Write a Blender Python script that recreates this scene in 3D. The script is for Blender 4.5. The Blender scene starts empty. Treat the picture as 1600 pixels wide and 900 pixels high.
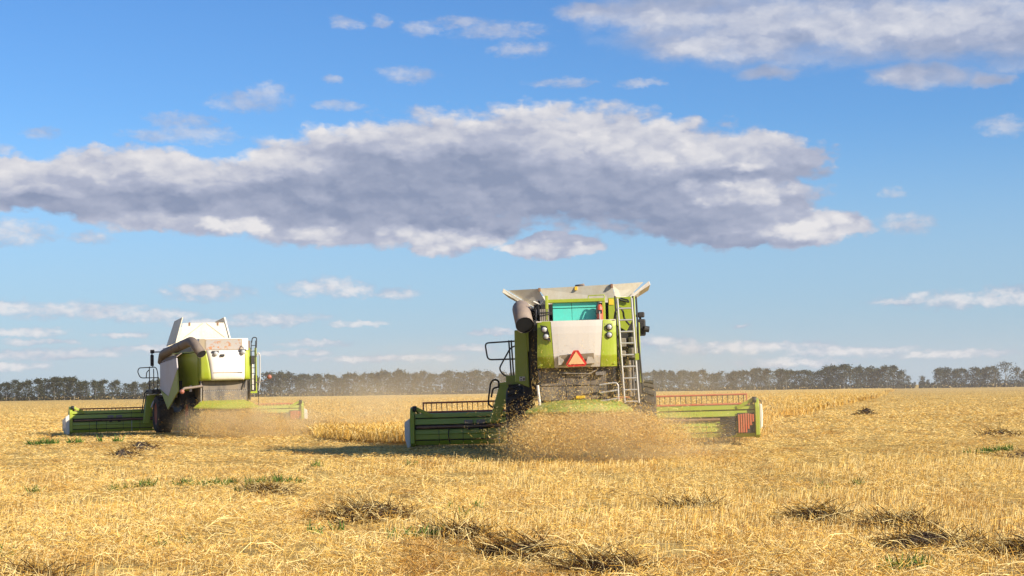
import bpy, math, random
import numpy as np
from mathutils import Vector, Matrix, Euler

random.seed(7)
rng = np.random.default_rng(11)
R = math.radians
SC = bpy.context.scene
COL = SC.collection

# ---------------------------------------------------------------- camera
F = 2600.0                      # focal length in photo pixels (1600 wide)
ROLL, PITCH, EYE = R(0.8), R(3.5), 1.4
cam = bpy.data.cameras.new('camera')
cam.lens = F / 1600 * 36
cam.clip_start, cam.clip_end = 0.1, 20000
co = bpy.data.objects.new('camera', cam)
COL.objects.link(co)
co.matrix_world = (Matrix.Translation((0, 0, EYE)) @ Matrix.Rotation(R(90) + PITCH, 4, 'X')
                   @ Matrix.Rotation(-ROLL, 4, 'Z'))
SC.camera = co

# ---------------------------------------------------------------- exposure, sun
SC.view_settings.view_transform = 'Standard'
SC.view_settings.look = 'None'
SC.view_settings.gamma = 1
SC.view_settings.exposure = 0.75
SC.render.engine = 'CYCLES'
SC.cycles.use_denoising = True
SC.cycles.max_bounces = 6
SC.cycles.volume_bounces = 1
SC.cycles.transparent_max_bounces = 8
SC.cycles.volume_max_steps = 64
SUN_EL, SUN_BACK = R(27), R(32)          # height; how far behind the camera's right
to_sun = Vector((math.cos(SUN_BACK) * math.cos(SUN_EL), -math.sin(SUN_BACK) * math.cos(SUN_EL), math.sin(SUN_EL)))
sun = bpy.data.lights.new('sun', 'SUN')
sun.energy, sun.angle, sun.color = 5.0, R(0.5), (1.0, 0.92, 0.78)
so = bpy.data.objects.new('sun', sun)
COL.objects.link(so)
so.rotation_euler = to_sun.to_track_quat('Z', 'Y').to_euler()
so.location = (30, -20, 40)

# ---------------------------------------------------------------- sky with clouds
world = bpy.data.worlds.new('World')
SC.world = world
world.use_nodes = True
SKY_STRENGTH = 0.083


class NT:
    """little helper that writes node maths"""
    def __init__(s, tree):
        s.t = tree

    def new(s, kind, **kw):
        n = s.t.nodes.new(kind)
        for k, v in kw.items():
            setattr(n, k, v)
        return n

    def put(s, sock, v):
        if hasattr(v, 'is_output'):
            s.t.links.new(v, sock)
        elif v is not None:
            sock.default_value = v

    def m(s, op, a, b=None, c=None, clamp=False):
        n = s.new('ShaderNodeMath', operation=op, use_clamp=clamp)
        for i, v in enumerate((a, b, c)):
            s.put(n.inputs[i], v)
        return n.outputs[0]

    def v(s, op, a, b=None, c=None):
        n = s.new('ShaderNodeVectorMath', operation=op)
        for i, x in enumerate((a, b, c)):
            if x is not None:
                s.put(n.inputs[i], x)
        return n.outputs['Value'] if op in ('DOT_PRODUCT', 'LENGTH') else n.outputs[0]

    def noise(s, vec, scale, detail=4, rough=0.55, color=False, dist=0.0):
        n = s.new('ShaderNodeTexNoise')
        s.put(n.inputs['Vector'], vec)
        n.inputs['Scale'].default_value = scale
        n.inputs['Detail'].default_value = detail
        n.inputs['Roughness'].default_value = rough
        n.inputs['Distortion'].default_value = dist
        return n.outputs['Color' if color else 'Fac']

    def smooth(s, x, lo, hi, a=0.0, b=1.0):
        n = s.new('ShaderNodeMapRange', interpolation_type='SMOOTHSTEP')
        s.put(n.inputs['Value'], x)
        for k, val in zip(('From Min', 'From Max', 'To Min', 'To Max'), (lo, hi, a, b)):
            n.inputs[k].default_value = val
        return n.outputs['Result']

    def mix(s, f, a, b, blend='MIX'):
        n = s.new('ShaderNodeMix', data_type='RGBA', blend_type=blend)
        s.put(n.inputs[0], f)
        for i, val in ((6, a), (7, b)):
            if isinstance(val, tuple) and len(val) == 3:
                val = (*val, 1)
            s.put(n.inputs[i], val)
        return n.outputs[2]


def sky_point(px, py):
    """photo pixel -> (azimuth, elevation) scaled so that a unit is about a pixel"""
    dx, dy = px - 800, 450 - py
    u = dx * math.cos(ROLL) + dy * math.sin(ROLL)
    v = -dx * math.sin(ROLL) + dy * math.cos(ROLL)
    d = Vector((u, F * math.cos(PITCH) - v * math.sin(PITCH), F * math.sin(PITCH) + v * math.cos(PITCH))).normalized()
    return math.atan2(d.x, d.y) * F, math.asin(d.z) * F


# clouds as ellipses (centre x, y, half width, half height) in the sky of the photograph
BODY = [(40, 290, 190, 46), (210, 290, 190, 60), (340, 310, 160, 66), (470, 300, 150, 90), (600, 275, 190, 96), (770, 265, 210, 104),
        (910, 260, 190, 106), (1050, 275, 160, 92), (1150, 255, 150, 52), (1230, 250, 80, 24), (1130, 330, 170, 60), (1260, 355, 95, 34),
        (560, 350, 190, 44), (700, 365, 110, 34), (860, 385, 95, 19), (1150, 375, 60, 14), (300, 330, 160, 40)]
TOPS = [(1030, 15, 140, 34), (1180, 45, 230, 56), (1350, 35, 200, 60), (1500, 40, 160, 62), (1600, 50, 120, 50), (1440, 115, 90, 20),
        (1200, 112, 50, 16), (1540, 122, 40, 12), (1090, 68, 110, 30), (930, 18, 60, 14)]
SMALL = [(390, 158, 60, 16), (415, 143, 24, 14), (285, 190, 62, 13), (235, 213, 40, 10), (300, 210, 70, 14), (145, 370, 36, 10), (25, 362, 54, 20),
         (65, 208, 26, 9), (0, 235, 18, 9), (320, 456, 66, 14), (505, 447, 66, 15), (545, 455, 40, 12), (430, 498, 76, 11), (130, 486, 110, 14), (240, 493, 80, 11),
         (20, 482, 50, 14), (45, 519, 62, 8), (190, 523, 40, 5), (90, 553, 120, 9), (15, 573, 60, 8), (490, 537, 56, 7), (545, 36, 22, 10), (592, 37, 15, 10), (655, 46, 32, 12),
         (780, 48, 72, 14), (815, 78, 48, 12), (640, 115, 40, 13), (520, 125, 18, 7), (1420, 349, 46, 14), (1397, 301, 16, 9), (1572, 195, 36, 15),
         (1500, 467, 110, 13), (1590, 462, 70, 16), (1160, 543, 150, 11), (1330, 548, 110, 8), (1250, 566, 90, 8), (1030, 535, 60, 9), (770, 520, 40, 6), (730, 546, 50, 7),
         (1480, 553, 100, 7), (250, 545, 90, 6), (60, 535, 60, 5), (330, 505, 60, 8), (620, 458, 40, 8), (600, 560, 120, 6), (450, 552, 70, 5), (560, 505, 50, 5), (1400, 470, 40, 6), (880, 130, 50, 8), (1000, 130, 40, 7), (720, 35, 40, 10), (530, 165, 40, 8), (1155, 508, 18, 3)]
PUFFS = [(470, 208, 80, 24), (600, 208, 90, 24), (650, 225, 60, 22), (720, 185, 70, 14), (890, 178, 110, 22), (1010, 205, 90, 18), (60, 258, 80, 18), (180, 252, 100, 20), (300, 252, 100, 24),
         (400, 255, 100, 22), (1110, 225, 130, 18), (900, 232, 80, 22), (1000, 250, 70, 16), (250, 292, 120, 10), (80, 300, 60, 8), (1200, 30, 260, 18), (1450, 30, 160, 26), (1120, 75, 90, 14), (1330, 62, 60, 14)]
CRISP = [(1115, 304, 50, 17), (1185, 298, 46, 22), (1078, 292, 22, 12), (1290, 342, 34, 22), (1316, 366, 42, 15), (1245, 362, 52, 15), (850, 387, 36, 14), (915, 391, 42, 11), (785, 382, 26, 14),
         (700, 374, 64, 16), (630, 362, 40, 12), (490, 364, 46, 11), (385, 354, 48, 14), (330, 350, 20, 10), (1160, 262, 30, 8)]
DARK = [(720, 300, 230, 56), (900, 320, 180, 40), (1010, 345, 130, 28), (450, 310, 120, 22), (240, 310, 150, 18), (600, 240, 60, 20), (1190, 278, 90, 14), (1170, 378, 70, 10), (60, 320, 90, 12), (520, 330, 120, 16)]


def build_sky():
    nt = world.node_tree
    nt.nodes.clear()
    k = NT(nt)
    out = k.new('ShaderNodeOutputWorld')
    bg = k.new('ShaderNodeBackground')
    nt.links.new(bg.outputs[0], out.inputs[0])
    sky = k.new('ShaderNodeTexSky', sky_type='NISHITA')
    sky.sun_disc = False
    sky.sun_elevation = SUN_EL
    sky.sun_rotation = math.atan2(to_sun.x, to_sun.y)
    sky.altitude, sky.air_density, sky.dust_density, sky.ozone_density = 150, 1.0, 0.4, 2.2
    hs = k.new('ShaderNodeHueSaturation')
    hs.inputs['Hue'].default_value = 0.5
    hs.inputs['Saturation'].default_value = 1.16
    nt.links.new(sky.outputs[0], hs.inputs['Color'])
    tinted = k.v('MULTIPLY', hs.outputs[0], (0.585, 0.795, 1.065))      # white balance of the photograph
    clear = k.v('SCALE', tinted)
    clear.node.inputs['Scale'].default_value = SKY_STRENGTH
    d = k.new('ShaderNodeTexCoord').outputs['Generated']
    UP = k.new('ShaderNodeSeparateXYZ')
    nt.links.new(d, UP.inputs[0])
    clear = k.mix(k.smooth(UP.outputs[2], 0.045, 0.165, 0.62, 0.0), clear, (0.228, 0.318, 0.430))     # paler air lower down
    clear = k.mix(k.smooth(UP.outputs[2], 0.0, 0.062, 0.62, 0.0), clear, (0.300, 0.348, 0.405))
    sep = k.new('ShaderNodeSeparateXYZ')
    nt.links.new(d, sep.inputs[0])
    az = k.m('MULTIPLY', k.m('ARCTAN2', sep.outputs[0], sep.outputs[1]), F)
    el = k.m('MULTIPLY', k.m('ARCSINE', sep.outputs[2]), F)
    cmb = k.new('ShaderNodeCombineXYZ')
    nt.links.new(az, cmb.inputs[0]); nt.links.new(el, cmb.inputs[1])
    P = cmb.outputs[0]
    Q = k.v('MULTIPLY', P, (1.0, 1.7, 1.0))                     # clouds are flatter than wide
    half = (0.5, 0.5, 0.5)
    w1 = k.v('MULTIPLY', k.v('SUBTRACT', k.noise(Q, 1 / 75, 3, 0.5, True), half), (85, 34, 0))
    w2 = k.v('MULTIPLY', k.v('SUBTRACT', k.noise(Q, 1 / 20, 4, 0.6, True), half), (30, 16, 0))
    W = k.v('ADD', P, k.v('ADD', w1, w2))
    Wf = k.v('ADD', P, k.v('ADD', k.v('SCALE', w1), w2))
    for n in nt.nodes:
        if n.type == 'VECT_MATH' and n.operation == 'SCALE' and n.outputs[0].links and n.inputs[0].links and n.inputs[0].links[0].from_socket == w1:
            n.inputs['Scale'].default_value = 0.35

    W3 = k.v('ADD', P, k.v('ADD', k.v('MULTIPLY', w1, (0.6, 0.35, 0)), w2))

    def field(vec, ells, soft=0.25):
        acc = None
        for cx, cy, a, b in ells:
            u, v = sky_point(cx, cy)
            q = k.v('MULTIPLY_ADD', vec, (1 / a, 1 / b, 0), (-u / a, -v / b, 0))
            e = k.v('DOT_PRODUCT', q, q)
            acc = e if acc is None else k.m('SMOOTH_MIN', acc, e, soft)
        return k.m('MAXIMUM', k.m('SUBTRACT', 1.0, acc), -3.0)

    QW = k.v('ADD', Q, k.v('MULTIPLY', w2, (1.6, 1.6, 0)))
    f1 = k.noise(QW, 1 / 95, 4, 0.5)                             # billows
    toward = (12.0, 26.0, 0.0)                                   # towards the light
    f2 = k.noise(k.v('ADD', QW, toward), 1 / 95, 4, 0.5)
    g1 = k.noise(Q, 1 / 24, 5, 0.6)
    def billow(vec, scale, detail):
        n = k.new('ShaderNodeTexVoronoi', voronoi_dimensions='2D', feature='SMOOTH_F1')
        k.put(n.inputs['Vector'], vec)
        n.inputs['Scale'].default_value = scale
        n.inputs['Detail'].default_value = detail
        n.inputs['Roughness'].default_value = 0.5
        n.inputs['Smoothness'].default_value = 0.6
        return n.outputs['Distance']

    QV = k.v('ADD', Q, k.v('MULTIPLY', w2, (0.9, 0.9, 0)))
    v1 = billow(QV, 1 / 52, 2)
    v2 = billow(k.v('ADD', QV, (7.0, 15.0, 0.0)), 1 / 52, 2)
    bump = k.m('SUBTRACT', v2, v1)                               # lit side of each billow
    dome = k.m('SUBTRACT', 0.56, v1)
    emb = k.m('SUBTRACT', f1, f2)
    fz = k.m('SUBTRACT', f1, 0.5)
    fg = k.m('SUBTRACT', g1, 0.5)
    body = k.m('ADD', field(W, BODY), k.m('MULTIPLY_ADD', fz, 0.7, k.m('MULTIPLY_ADD', dome, 0.45, k.m('MULTIPLY', fg, 0.45))))
    tops = k.m('ADD', field(W, TOPS), k.m('MULTIPLY', fz, 2.2))
    g2 = k.noise(Q, 1 / 13, 4, 0.65)
    small = k.m('ADD', field(W3, SMALL), k.m('MULTIPLY_ADD', fg, 3.0, k.m('MULTIPLY', k.m('SUBTRACT', g2, 0.5), 1.1)))
    a_body = k.smooth(body, -0.14, 0.34)
    a_tops = k.m('MULTIPLY', k.smooth(tops, -0.6, 1.0), 0.88)
    low = k.smooth(el, 200, 330, 0.86, 0.62)
    a_small = k.m('MULTIPLY', k.smooth(small, -0.7, 1.5), low)
    # the sky outside the picture carries the same kind of broken cloud
    far3 = k.v('MULTIPLY', d, (7.0, 7.0, 17.0))
    nf = k.noise(far3, 1.0, 7, 0.58)
    away = k.m('MAXIMUM', k.smooth(k.m('ABSOLUTE', az), 850, 1200), k.smooth(el, 640, 1000))
    a_far = k.m('MULTIPLY', k.m('MULTIPLY', k.smooth(nf, 0.54, 0.68), away), k.smooth(el, 0, 150, 0.0, 0.85))
    alpha = k.m('MAXIMUM', k.m('MAXIMUM', a_body, a_tops), k.m('MAXIMUM', a_small, a_far))
    puff = k.m('ADD', field(W, PUFFS, 0.4), k.m('MULTIPLY_ADD', fz, 1.2, k.m('MULTIPLY', fg, 0.9)))
    puff = k.smooth(puff, -1.5, 1.0)
    crisp = k.m('ADD', field(Wf, CRISP, 0.2), k.m('MULTIPLY_ADD', fz, 0.8, k.m('MULTIPLY_ADD', dome, 0.9, k.m('MULTIPLY', fg, 0.6))))
    crisp = k.smooth(crisp, -0.9, 1.0)
    dark = k.smooth(field(W, DARK, 0.6), -1.9, 0.7)
    band = k.noise(k.v('MULTIPLY', W, (0.35, 1.5, 1)), 1 / 62, 4, 0.55)
    t = k.m('MULTIPLY_ADD', emb, 1.0, 0.50)
    t = k.m('MULTIPLY_ADD', k.m('SUBTRACT', band, 0.5), 0.34, t)
    t = k.m('MULTIPLY_ADD', fg, 0.12, t)
    t = k.m('MULTIPLY_ADD', bump, 0.20, t)
    t = k.m('MULTIPLY_ADD', puff, 0.30, t)
    t = k.m('MULTIPLY_ADD', dark, -0.36, t)
    t = k.m('MULTIPLY_ADD', crisp, 0.46, t)
    t = k.m('MULTIPLY_ADD', a_tops, -0.12, t)
    t = k.m('MULTIPLY_ADD', a_small, k.smooth(el, 150, 330, 0.50, 0.22), t)
    ramp = k.new('ShaderNodeValToRGB')
    nt.links.new(t, ramp.inputs[0])
    cr = ramp.color_ramp
    cr.elements[0].position, cr.elements[0].color = 0.0, (0.158, 0.190, 0.274, 1)
    cr.elements[1].position, cr.elements[1].color = 1.0, (0.478, 0.470, 0.482, 1)
    e = cr.elements.new(0.5); e.color = (0.268, 0.290, 0.366, 1)
    lit = k.mix(alpha, clear, ramp.outputs[0])
    nt.links.new(lit, bg.inputs['Color'])
    bg.inputs['Strength'].default_value = 1.0


build_sky()

# ---------------------------------------------------------------- helpers
HAZE_DENSITY = 0.0001


def link(name, data, parent=None):
    o = bpy.data.objects.new(name, data)
    COL.objects.link(o)
    if parent is not None:
        o.parent = parent
    return o


def tag(o, label=None, cat=None, group=None, kind=None):
    for key, val in (('label', label), ('category', cat), ('group', group), ('kind', kind)):
        if val:
            o[key] = val
    return o


class MB:
    """collects shapes; build() links them as one mesh object"""
    def __init__(s):
        s.v, s.f, s.sm = [], [], []

    def add(s, verts, faces, smooth=False):
        n = len(s.v)
        s.v += [tuple(p) for p in verts]
        for f in faces:
            s.f.append([i + n for i in f])
            s.sm.append(smooth)
        return s

    def box(s, x0, x1, y0, y1, z0, z1):
        v = [(x0, y0, z0), (x1, y0, z0), (x1, y1, z0), (x0, y1, z0), (x0, y0, z1), (x1, y0, z1), (x1, y1, z1), (x0, y1, z1)]
        return s.add(v, [(0, 3, 2, 1), (4, 5, 6, 7), (0, 1, 5, 4), (1, 2, 6, 5), (2, 3, 7, 6), (3, 0, 4, 7)])

    def hexa(s, a, b):
        """two matching polygons (lists of points) joined into a solid"""
        n = len(a)
        return s.add(list(a) + list(b), [tuple(range(n))[::-1], tuple(range(n, 2 * n))] + [(i, (i + 1) % n, n + (i + 1) % n, n + i) for i in range(n)])

    def slab(s, pts, off):
        """polygon given thickness by an offset vector"""
        return s.hexa([Vector(p) for p in pts], [Vector(p) + Vector(off) for p in pts])

    def bar(s, p0, p1, w, h=None):
        p0, p1 = Vector(p0), Vector(p1)
        h = h or w
        d = (p1 - p0).normalized()
        up = Vector((0, 0, 1)) if abs(d.z) < 0.9 else Vector((0, 1, 0))
        a = d.cross(up).normalized()
        b = a.cross(d)
        q = [a * w / 2 + b * h / 2, -a * w / 2 + b * h / 2, -a * w / 2 - b * h / 2, a * w / 2 - b * h / 2]
        return s.hexa([p0 + x for x in q], [p1 + x for x in q])

    def tube(s, path, r, n=8, caps=True, r1=None):
        path = [Vector(p) for p in path]
        m = len(path)
        rs = r if isinstance(r, (list, tuple)) else [r + ((r1 if r1 is not None else r) - r) * i / max(1, m - 1) for i in range(m)]
        verts, ref = [], None
        for i, p in enumerate(path):
            t = (path[min(i + 1, m - 1)] - path[max(i - 1, 0)]).normalized()
            if ref is None:
                ref = t.cross(Vector((0, 0, 1)) if abs(t.z) < 0.9 else Vector((1, 0, 0))).normalized()
            ref = (ref - t * ref.dot(t)).normalized()
            b = t.cross(ref)
            for j in range(n):
                a = 2 * math.pi * j / n
                verts.append(p + (ref * math.cos(a) + b * math.sin(a)) * rs[i])
        faces = [(i * n + j, i * n + (j + 1) % n, (i + 1) * n + (j + 1) % n, (i + 1) * n + j) for i in range(m - 1) for j in range(n)]
        s.add(verts, faces, True)
        if caps:
            s.add(verts[:n], [tuple(range(n))[::-1]])
            s.add(verts[-n:], [tuple(range(n))])
        return s

    def lathe(s, prof, c, n=28, axis='X'):
        """profile of (radius, offset along the axis) turned round an axis through c"""
        verts = []
        for r, o in prof:
            for j in range(n):
                a = 2 * math.pi * j / n
                u, w = r * math.cos(a), r * math.sin(a)
                verts.append((c[0] + o, c[1] + u, c[2] + w) if axis == 'X' else (c[0] + u, c[1] + o, c[2] + w) if axis == 'Y' else (c[0] + u, c[1] + w, c[2] + o))
        m = len(prof)
        faces = [(i * n + j, i * n + (j + 1) % n, (i + 1) * n + (j + 1) % n, (i + 1) * n + j) for i in range(m - 1) for j in range(n)]
        return s.add(verts, faces, True)

    def mesh(s, name, mat):
        me = bpy.data.meshes.new(name)
        me.from_pydata(s.v, [], s.f)
        me.polygons.foreach_set('use_smooth', s.sm)
        me.materials.append(mat)
        me.update()
        return me

    def build(s, name, mat, parent=None, bevel=0.0):
        o = link(name, s.mesh(name, mat), parent)
        if bevel:
            b = o.modifiers.new('bevel', 'BEVEL')
            b.width, b.segments, b.limit_method, b.angle_limit = bevel, 2, 'ANGLE', R(35)
            b.harden_normals = False
        return o


def arc(pts, r=0.08, n=4):
    """rounds the corners of a polyline"""
    pts = [Vector(p) for p in pts]
    out = [pts[0]]
    for a, b, c in zip(pts, pts[1:], pts[2:]):
        d0, d1 = (a - b), (c - b)
        q = min(r, d0.length * 0.45, d1.length * 0.45)
        s0, s1 = b + d0.normalized() * q, b + d1.normalized() * q
        for i in range(n + 1):
            t = i / n
            out.append(s0 * (1 - t) ** 2 + b * 2 * t * (1 - t) + s1 * t * t)
    return out + [pts[-1]]


def copy_part(o, parent, loc=None):
    c = o.copy()
    COL.objects.link(c)
    c.parent = parent
    if loc is not None:
        c.location = loc
    return c


def material(name, color, rough=0.5, metal=0.0, dirt=0.0, dirt_color=(0.34, 0.25, 0.13), scale=3.0, coat=0.0, bump=0.0, vary=0.06, rust=0.0):
    m = bpy.data.materials.new(name)
    m.use_nodes = True
    nt = m.node_tree
    k = NT(nt)
    b = nt.nodes['Principled BSDF']
    pos = k.new('ShaderNodeNewGeometry').outputs['Position']
    n1 = k.noise(k.v('MULTIPLY', pos, (1.4, 1.4, 0.45)), scale, 6, 0.65)      # dirt runs downwards
    n2 = k.noise(pos, scale * 7, 4, 0.6)
    c = k.mix(k.smooth(n1, 0.3, 0.7), tuple(x * (1 - vary) for x in color), tuple(min(1, x * (1 + vary)) for x in color))
    if rust:
        c = k.mix(k.m('MULTIPLY', k.smooth(k.noise(pos, scale * 2.2, 5, 0.7), 0.52, 0.62), rust), c, (0.36, 0.13, 0.035))
    if dirt:
        f = k.m('MULTIPLY', k.smooth(k.m('ADD', n1, k.m('MULTIPLY', n2, 0.5)), 0.55, 0.98), dirt, clamp=True)
        c = k.mix(f, c, dirt_color)
        nt.links.new(k.m('ADD', rough, k.m('MULTIPLY', f, 0.4), clamp=True), b.inputs['Roughness'])
    else:
        b.inputs['Roughness'].default_value = rough
    nt.links.new(c, b.inputs['Base Color'])
    b.inputs['Metallic'].default_value = metal
    b.inputs['Coat Weight'].default_value = coat
    if bump:
        bn = k.new('ShaderNodeBump')
        bn.inputs['Strength'].default_value = bump
        bn.inputs['Distance'].default_value = 0.02
        nt.links.new(n2, bn.inputs['Height'])
        nt.links.new(bn.outputs[0], b.inputs['Normal'])
    return m


LIME = material('lime_paint', (0.31, 0.375, 0.012), 0.38, dirt=0.25, coat=0.15)
LIME_DULL = material('dull_lime_paint', (0.27, 0.35, 0.035), 0.55, dirt=0.6)
WHITE = material('cream_white_paint', (0.72, 0.67, 0.59), 0.42, dirt=0.5, dirt_color=(0.56, 0.46, 0.33))
CREAM = material('cream_hood_paint', (0.62, 0.555, 0.47), 0.45, dirt=0.25, dirt_color=(0.50, 0.40, 0.28))
TANK = material('dusty_tank_paint', (0.70, 0.64, 0.50), 0.6, dirt=0.5, dirt_color=(0.48, 0.38, 0.24), scale=2.0)
SHADED_WHITE = material('shaded_white_paint', (0.44, 0.42, 0.46), 0.5, dirt=0.4)  # white paint darkened to grey: the shade is put into the colour
TUBE = material('dusty_auger_paint', (0.225, 0.17, 0.135), 0.6, dirt=0.6, dirt_color=(0.30, 0.22, 0.15))
BLACK = material('black_metal', (0.012, 0.012, 0.014), 0.6, dirt=0.25, dirt_color=(0.10, 0.075, 0.045))
MOUTH_SHADE = material('tube_mouth_shade', (0.006, 0.005, 0.005), 0.95)  # near black, painted shade for the mouths of the unloading tubes
RAIL = material('dark_rail_paint', (0.035, 0.037, 0.045), 0.45, dirt=0.4)
RUBBER = material('tyre_rubber', (0.022, 0.020, 0.019), 0.85, dirt=0.45, dirt_color=(0.17, 0.12, 0.07), scale=5, bump=0.4)
RIM = material('red_rim_paint', (0.36, 0.03, 0.02), 0.5, dirt=0.5)
DARKTUBE = material('dark_auger_paint', (0.135, 0.102, 0.082), 0.6, dirt=0.6, dirt_color=(0.20, 0.15, 0.105))
ALU = material('aluminium', (0.50, 0.48, 0.45), 0.42, metal=0.35, dirt=0.3)
TEAL = material('teal_panel_paint', (0.09, 0.56, 0.44), 0.5, dirt=0.35, dirt_color=(0.12, 0.25, 0.2))
RED = material('orange_red_paint', (0.55, 0.085, 0.03), 0.5, dirt=0.5)
EXTING = material('extinguisher_red', (0.55, 0.05, 0.025), 0.35, dirt=0.3)
RUSTY = material('rusty_shaft', (0.20, 0.085, 0.05), 0.65, dirt=0.5)
STEEL = material('dusty_steel', (0.25, 0.225, 0.20), 0.55, metal=0.3, dirt=0.8, dirt_color=(0.30, 0.23, 0.15), scale=4, vary=0.25)
SMOKED = material('smoked_steel', (0.15, 0.128, 0.11), 0.6, metal=0.2, dirt=0.8, dirt_color=(0.25, 0.19, 0.125), scale=2.2, vary=0.5)
RUSTPANEL = material('rusty_panel', (0.33, 0.30, 0.28), 0.6, dirt=0.4, scale=2.6, rust=1.0)
YELLOW = material('yellow_sticker', (0.80, 0.50, 0.03), 0.5)
REFLECT_RED = material('triangle_red', (0.55, 0.035, 0.025), 0.4)
REFLECT_ORANGE = material('triangle_orange', (0.88, 0.44, 0.20), 0.45)
LENS = material('lamp_lens', (0.45, 0.43, 0.40), 0.15, coat=0.5)
ORANGE_LENS = material('orange_lens', (0.30, 0.10, 0.06), 0.45)
BLUE = material('blue_sticker', (0.05, 0.09, 0.25), 0.5)
TAUPE = material('recess_paint', (0.27, 0.215, 0.15), 0.6, dirt=0.5)
GLASS = material('tinted_cab_glass', (0.03, 0.04, 0.045), 0.08, coat=0.5)


def plant_material(name, transl=0.25, rough=0.7):
    """colour comes from each blade's own tint"""
    m = bpy.data.materials.new(name)
    m.use_nodes = True
    nt = m.node_tree
    k = NT(nt)
    nt.nodes.clear()
    out = k.new('ShaderNodeOutputMaterial')
    at = k.new('ShaderNodeAttribute', attribute_name='tint')
    df = k.new('ShaderNodeBsdfDiffuse')
    tr = k.new('ShaderNodeBsdfTranslucent')
    mx = k.new('ShaderNodeMixShader')
    mx.inputs[0].default_value = transl
    for n in (df, tr):
        nt.links.new(at.outputs['Color'], n.inputs['Color'])
    nt.links.new(df.outputs[0], mx.inputs[1]); nt.links.new(tr.outputs[0], mx.inputs[2])
    nt.links.new(mx.outputs[0], out.inputs[0])
    return m


STRAW = plant_material('straw', 0.2)
LEAF = plant_material('tree_leaves', 0.15)
WEED = plant_material('weed_leaves', 0.25)


# ---- numpy value noise
def vnoise(x, y, seed=0):
    xi, yi = np.floor(x).astype(np.int64), np.floor(y).astype(np.int64)
    fx, fy = x - xi, y - yi
    fx, fy = fx * fx * (3 - 2 * fx), fy * fy * (3 - 2 * fy)

    def h(a, b):
        n = (a * 374761393 + b * 668265263 + seed * 974711) & 0x7fffffff
        n = ((n ^ (n >> 13)) * 1274126177) & 0x7fffffff
        return ((n ^ (n >> 16)) & 0xffff) / 65535.0
    return (h(xi, yi) * (1 - fx) + h(xi + 1, yi) * fx) * (1 - fy) + (h(xi, yi + 1) * (1 - fx) + h(xi + 1, yi + 1) * fx) * fy


def fbm(x, y, seed=0, o=3):
    s, a, t = 0, 0.5, 0
    for i in range(o):
        s = s + a * vnoise(x * 2 ** i, y * 2 ** i, seed + i * 17)
        t += a
        a *= 0.5
    return s / t


def ground_z(x, y):
    near = np.clip(1 - y / 120, 0, 1) * np.where(y > 36, 0.6, 1.0)
    return (0.10 * (fbm(x / 3.2, y / 3.2, 3) - 0.5) + 0.13 * (fbm(x / 0.8, y / 0.8, 5, 2) - 0.5)) * near - 0.10


# dark torn-up patches in the stubble: x, y, half width, half depth, height, label
CLUMPS = [(0.02, 14.95, 0.52, 0.42, 0.15, 'large dark tangle of torn straw at the bottom edge below the nearer harvester'),
          (0.72, 13.35, 0.42, 0.35, 0.12, 'dark straw clump at the very bottom edge, right of the large torn tangle'),
          (-1.72, 19.6, 0.62, 0.85, 0.15, 'wide dark soil patch in the stubble below the empty gap between the two harvesters'),
          (-0.55, 16.6, 0.40, 0.5, 0.10, 'brownish straw clump just up and left of the large torn tangle'),
          (3.72, 14.95, 0.72, 0.42, 0.17, 'long dark clump leaning over near the bottom right corner of the field'),
          (4.55, 14.4, 0.5, 0.5, 0.14, 'dark clump against the right frame edge, in the bottom right corner'),
          (3.22, 17.75, 0.38, 0.4, 0.15, 'small round dark clump in the stubble, upper left of the long leaning clump'),
          (3.9, 17.0, 0.42, 0.45, 0.11, 'brown straw clump between the small round clump and the long leaning clump'),
          (2.15, 20.2, 0.42, 0.40, 0.08, 'thin dark clump in the stubble below the right header end of the nearer harvester'),
          (-10.3, 46.2, 0.55, 0.8, 0.20, 'upper of two dark soil clods in front of the farther harvester'),
          (-9.55, 41.0, 0.45, 0.7, 0.20, 'lower of two dark soil clods in front of the farther harvester'),
          (-3.62, 24.6, 0.36, 0.6, 0.12, 'small brown clod beside the green weeds in the stubble'),
          (10.3, 33.6, 0.8, 0.5, 0.10, 'flat dark clump in the stubble at the right frame edge'),
          (13.9, 47.8, 0.7, 1.0, 0.14, 'dark mound in the stubble farther back at the right frame edge'),
          (-3.9, 13.6, 0.25, 0.25, 0.08, 'little dark clod in the bottom left corner of the field'),
          (17.5, 83.0, 0.7, 0.7, 0.34, 'lone grey mound far back in the right part of the field')]


def clump_mask(x, y):
    m = np.zeros_like(x)
    for cx, cy, a, b, h, _ in CLUMPS:
        d = ((x - cx) / (a * 0.76)) ** 2 + ((y - cy) / (b * 0.76)) ** 2
        m = np.maximum(m, np.clip(1.3 - d * (0.4 + 1.3 * vnoise(x * 5, y * 5, 12)), 0, 1))
    return m


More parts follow.
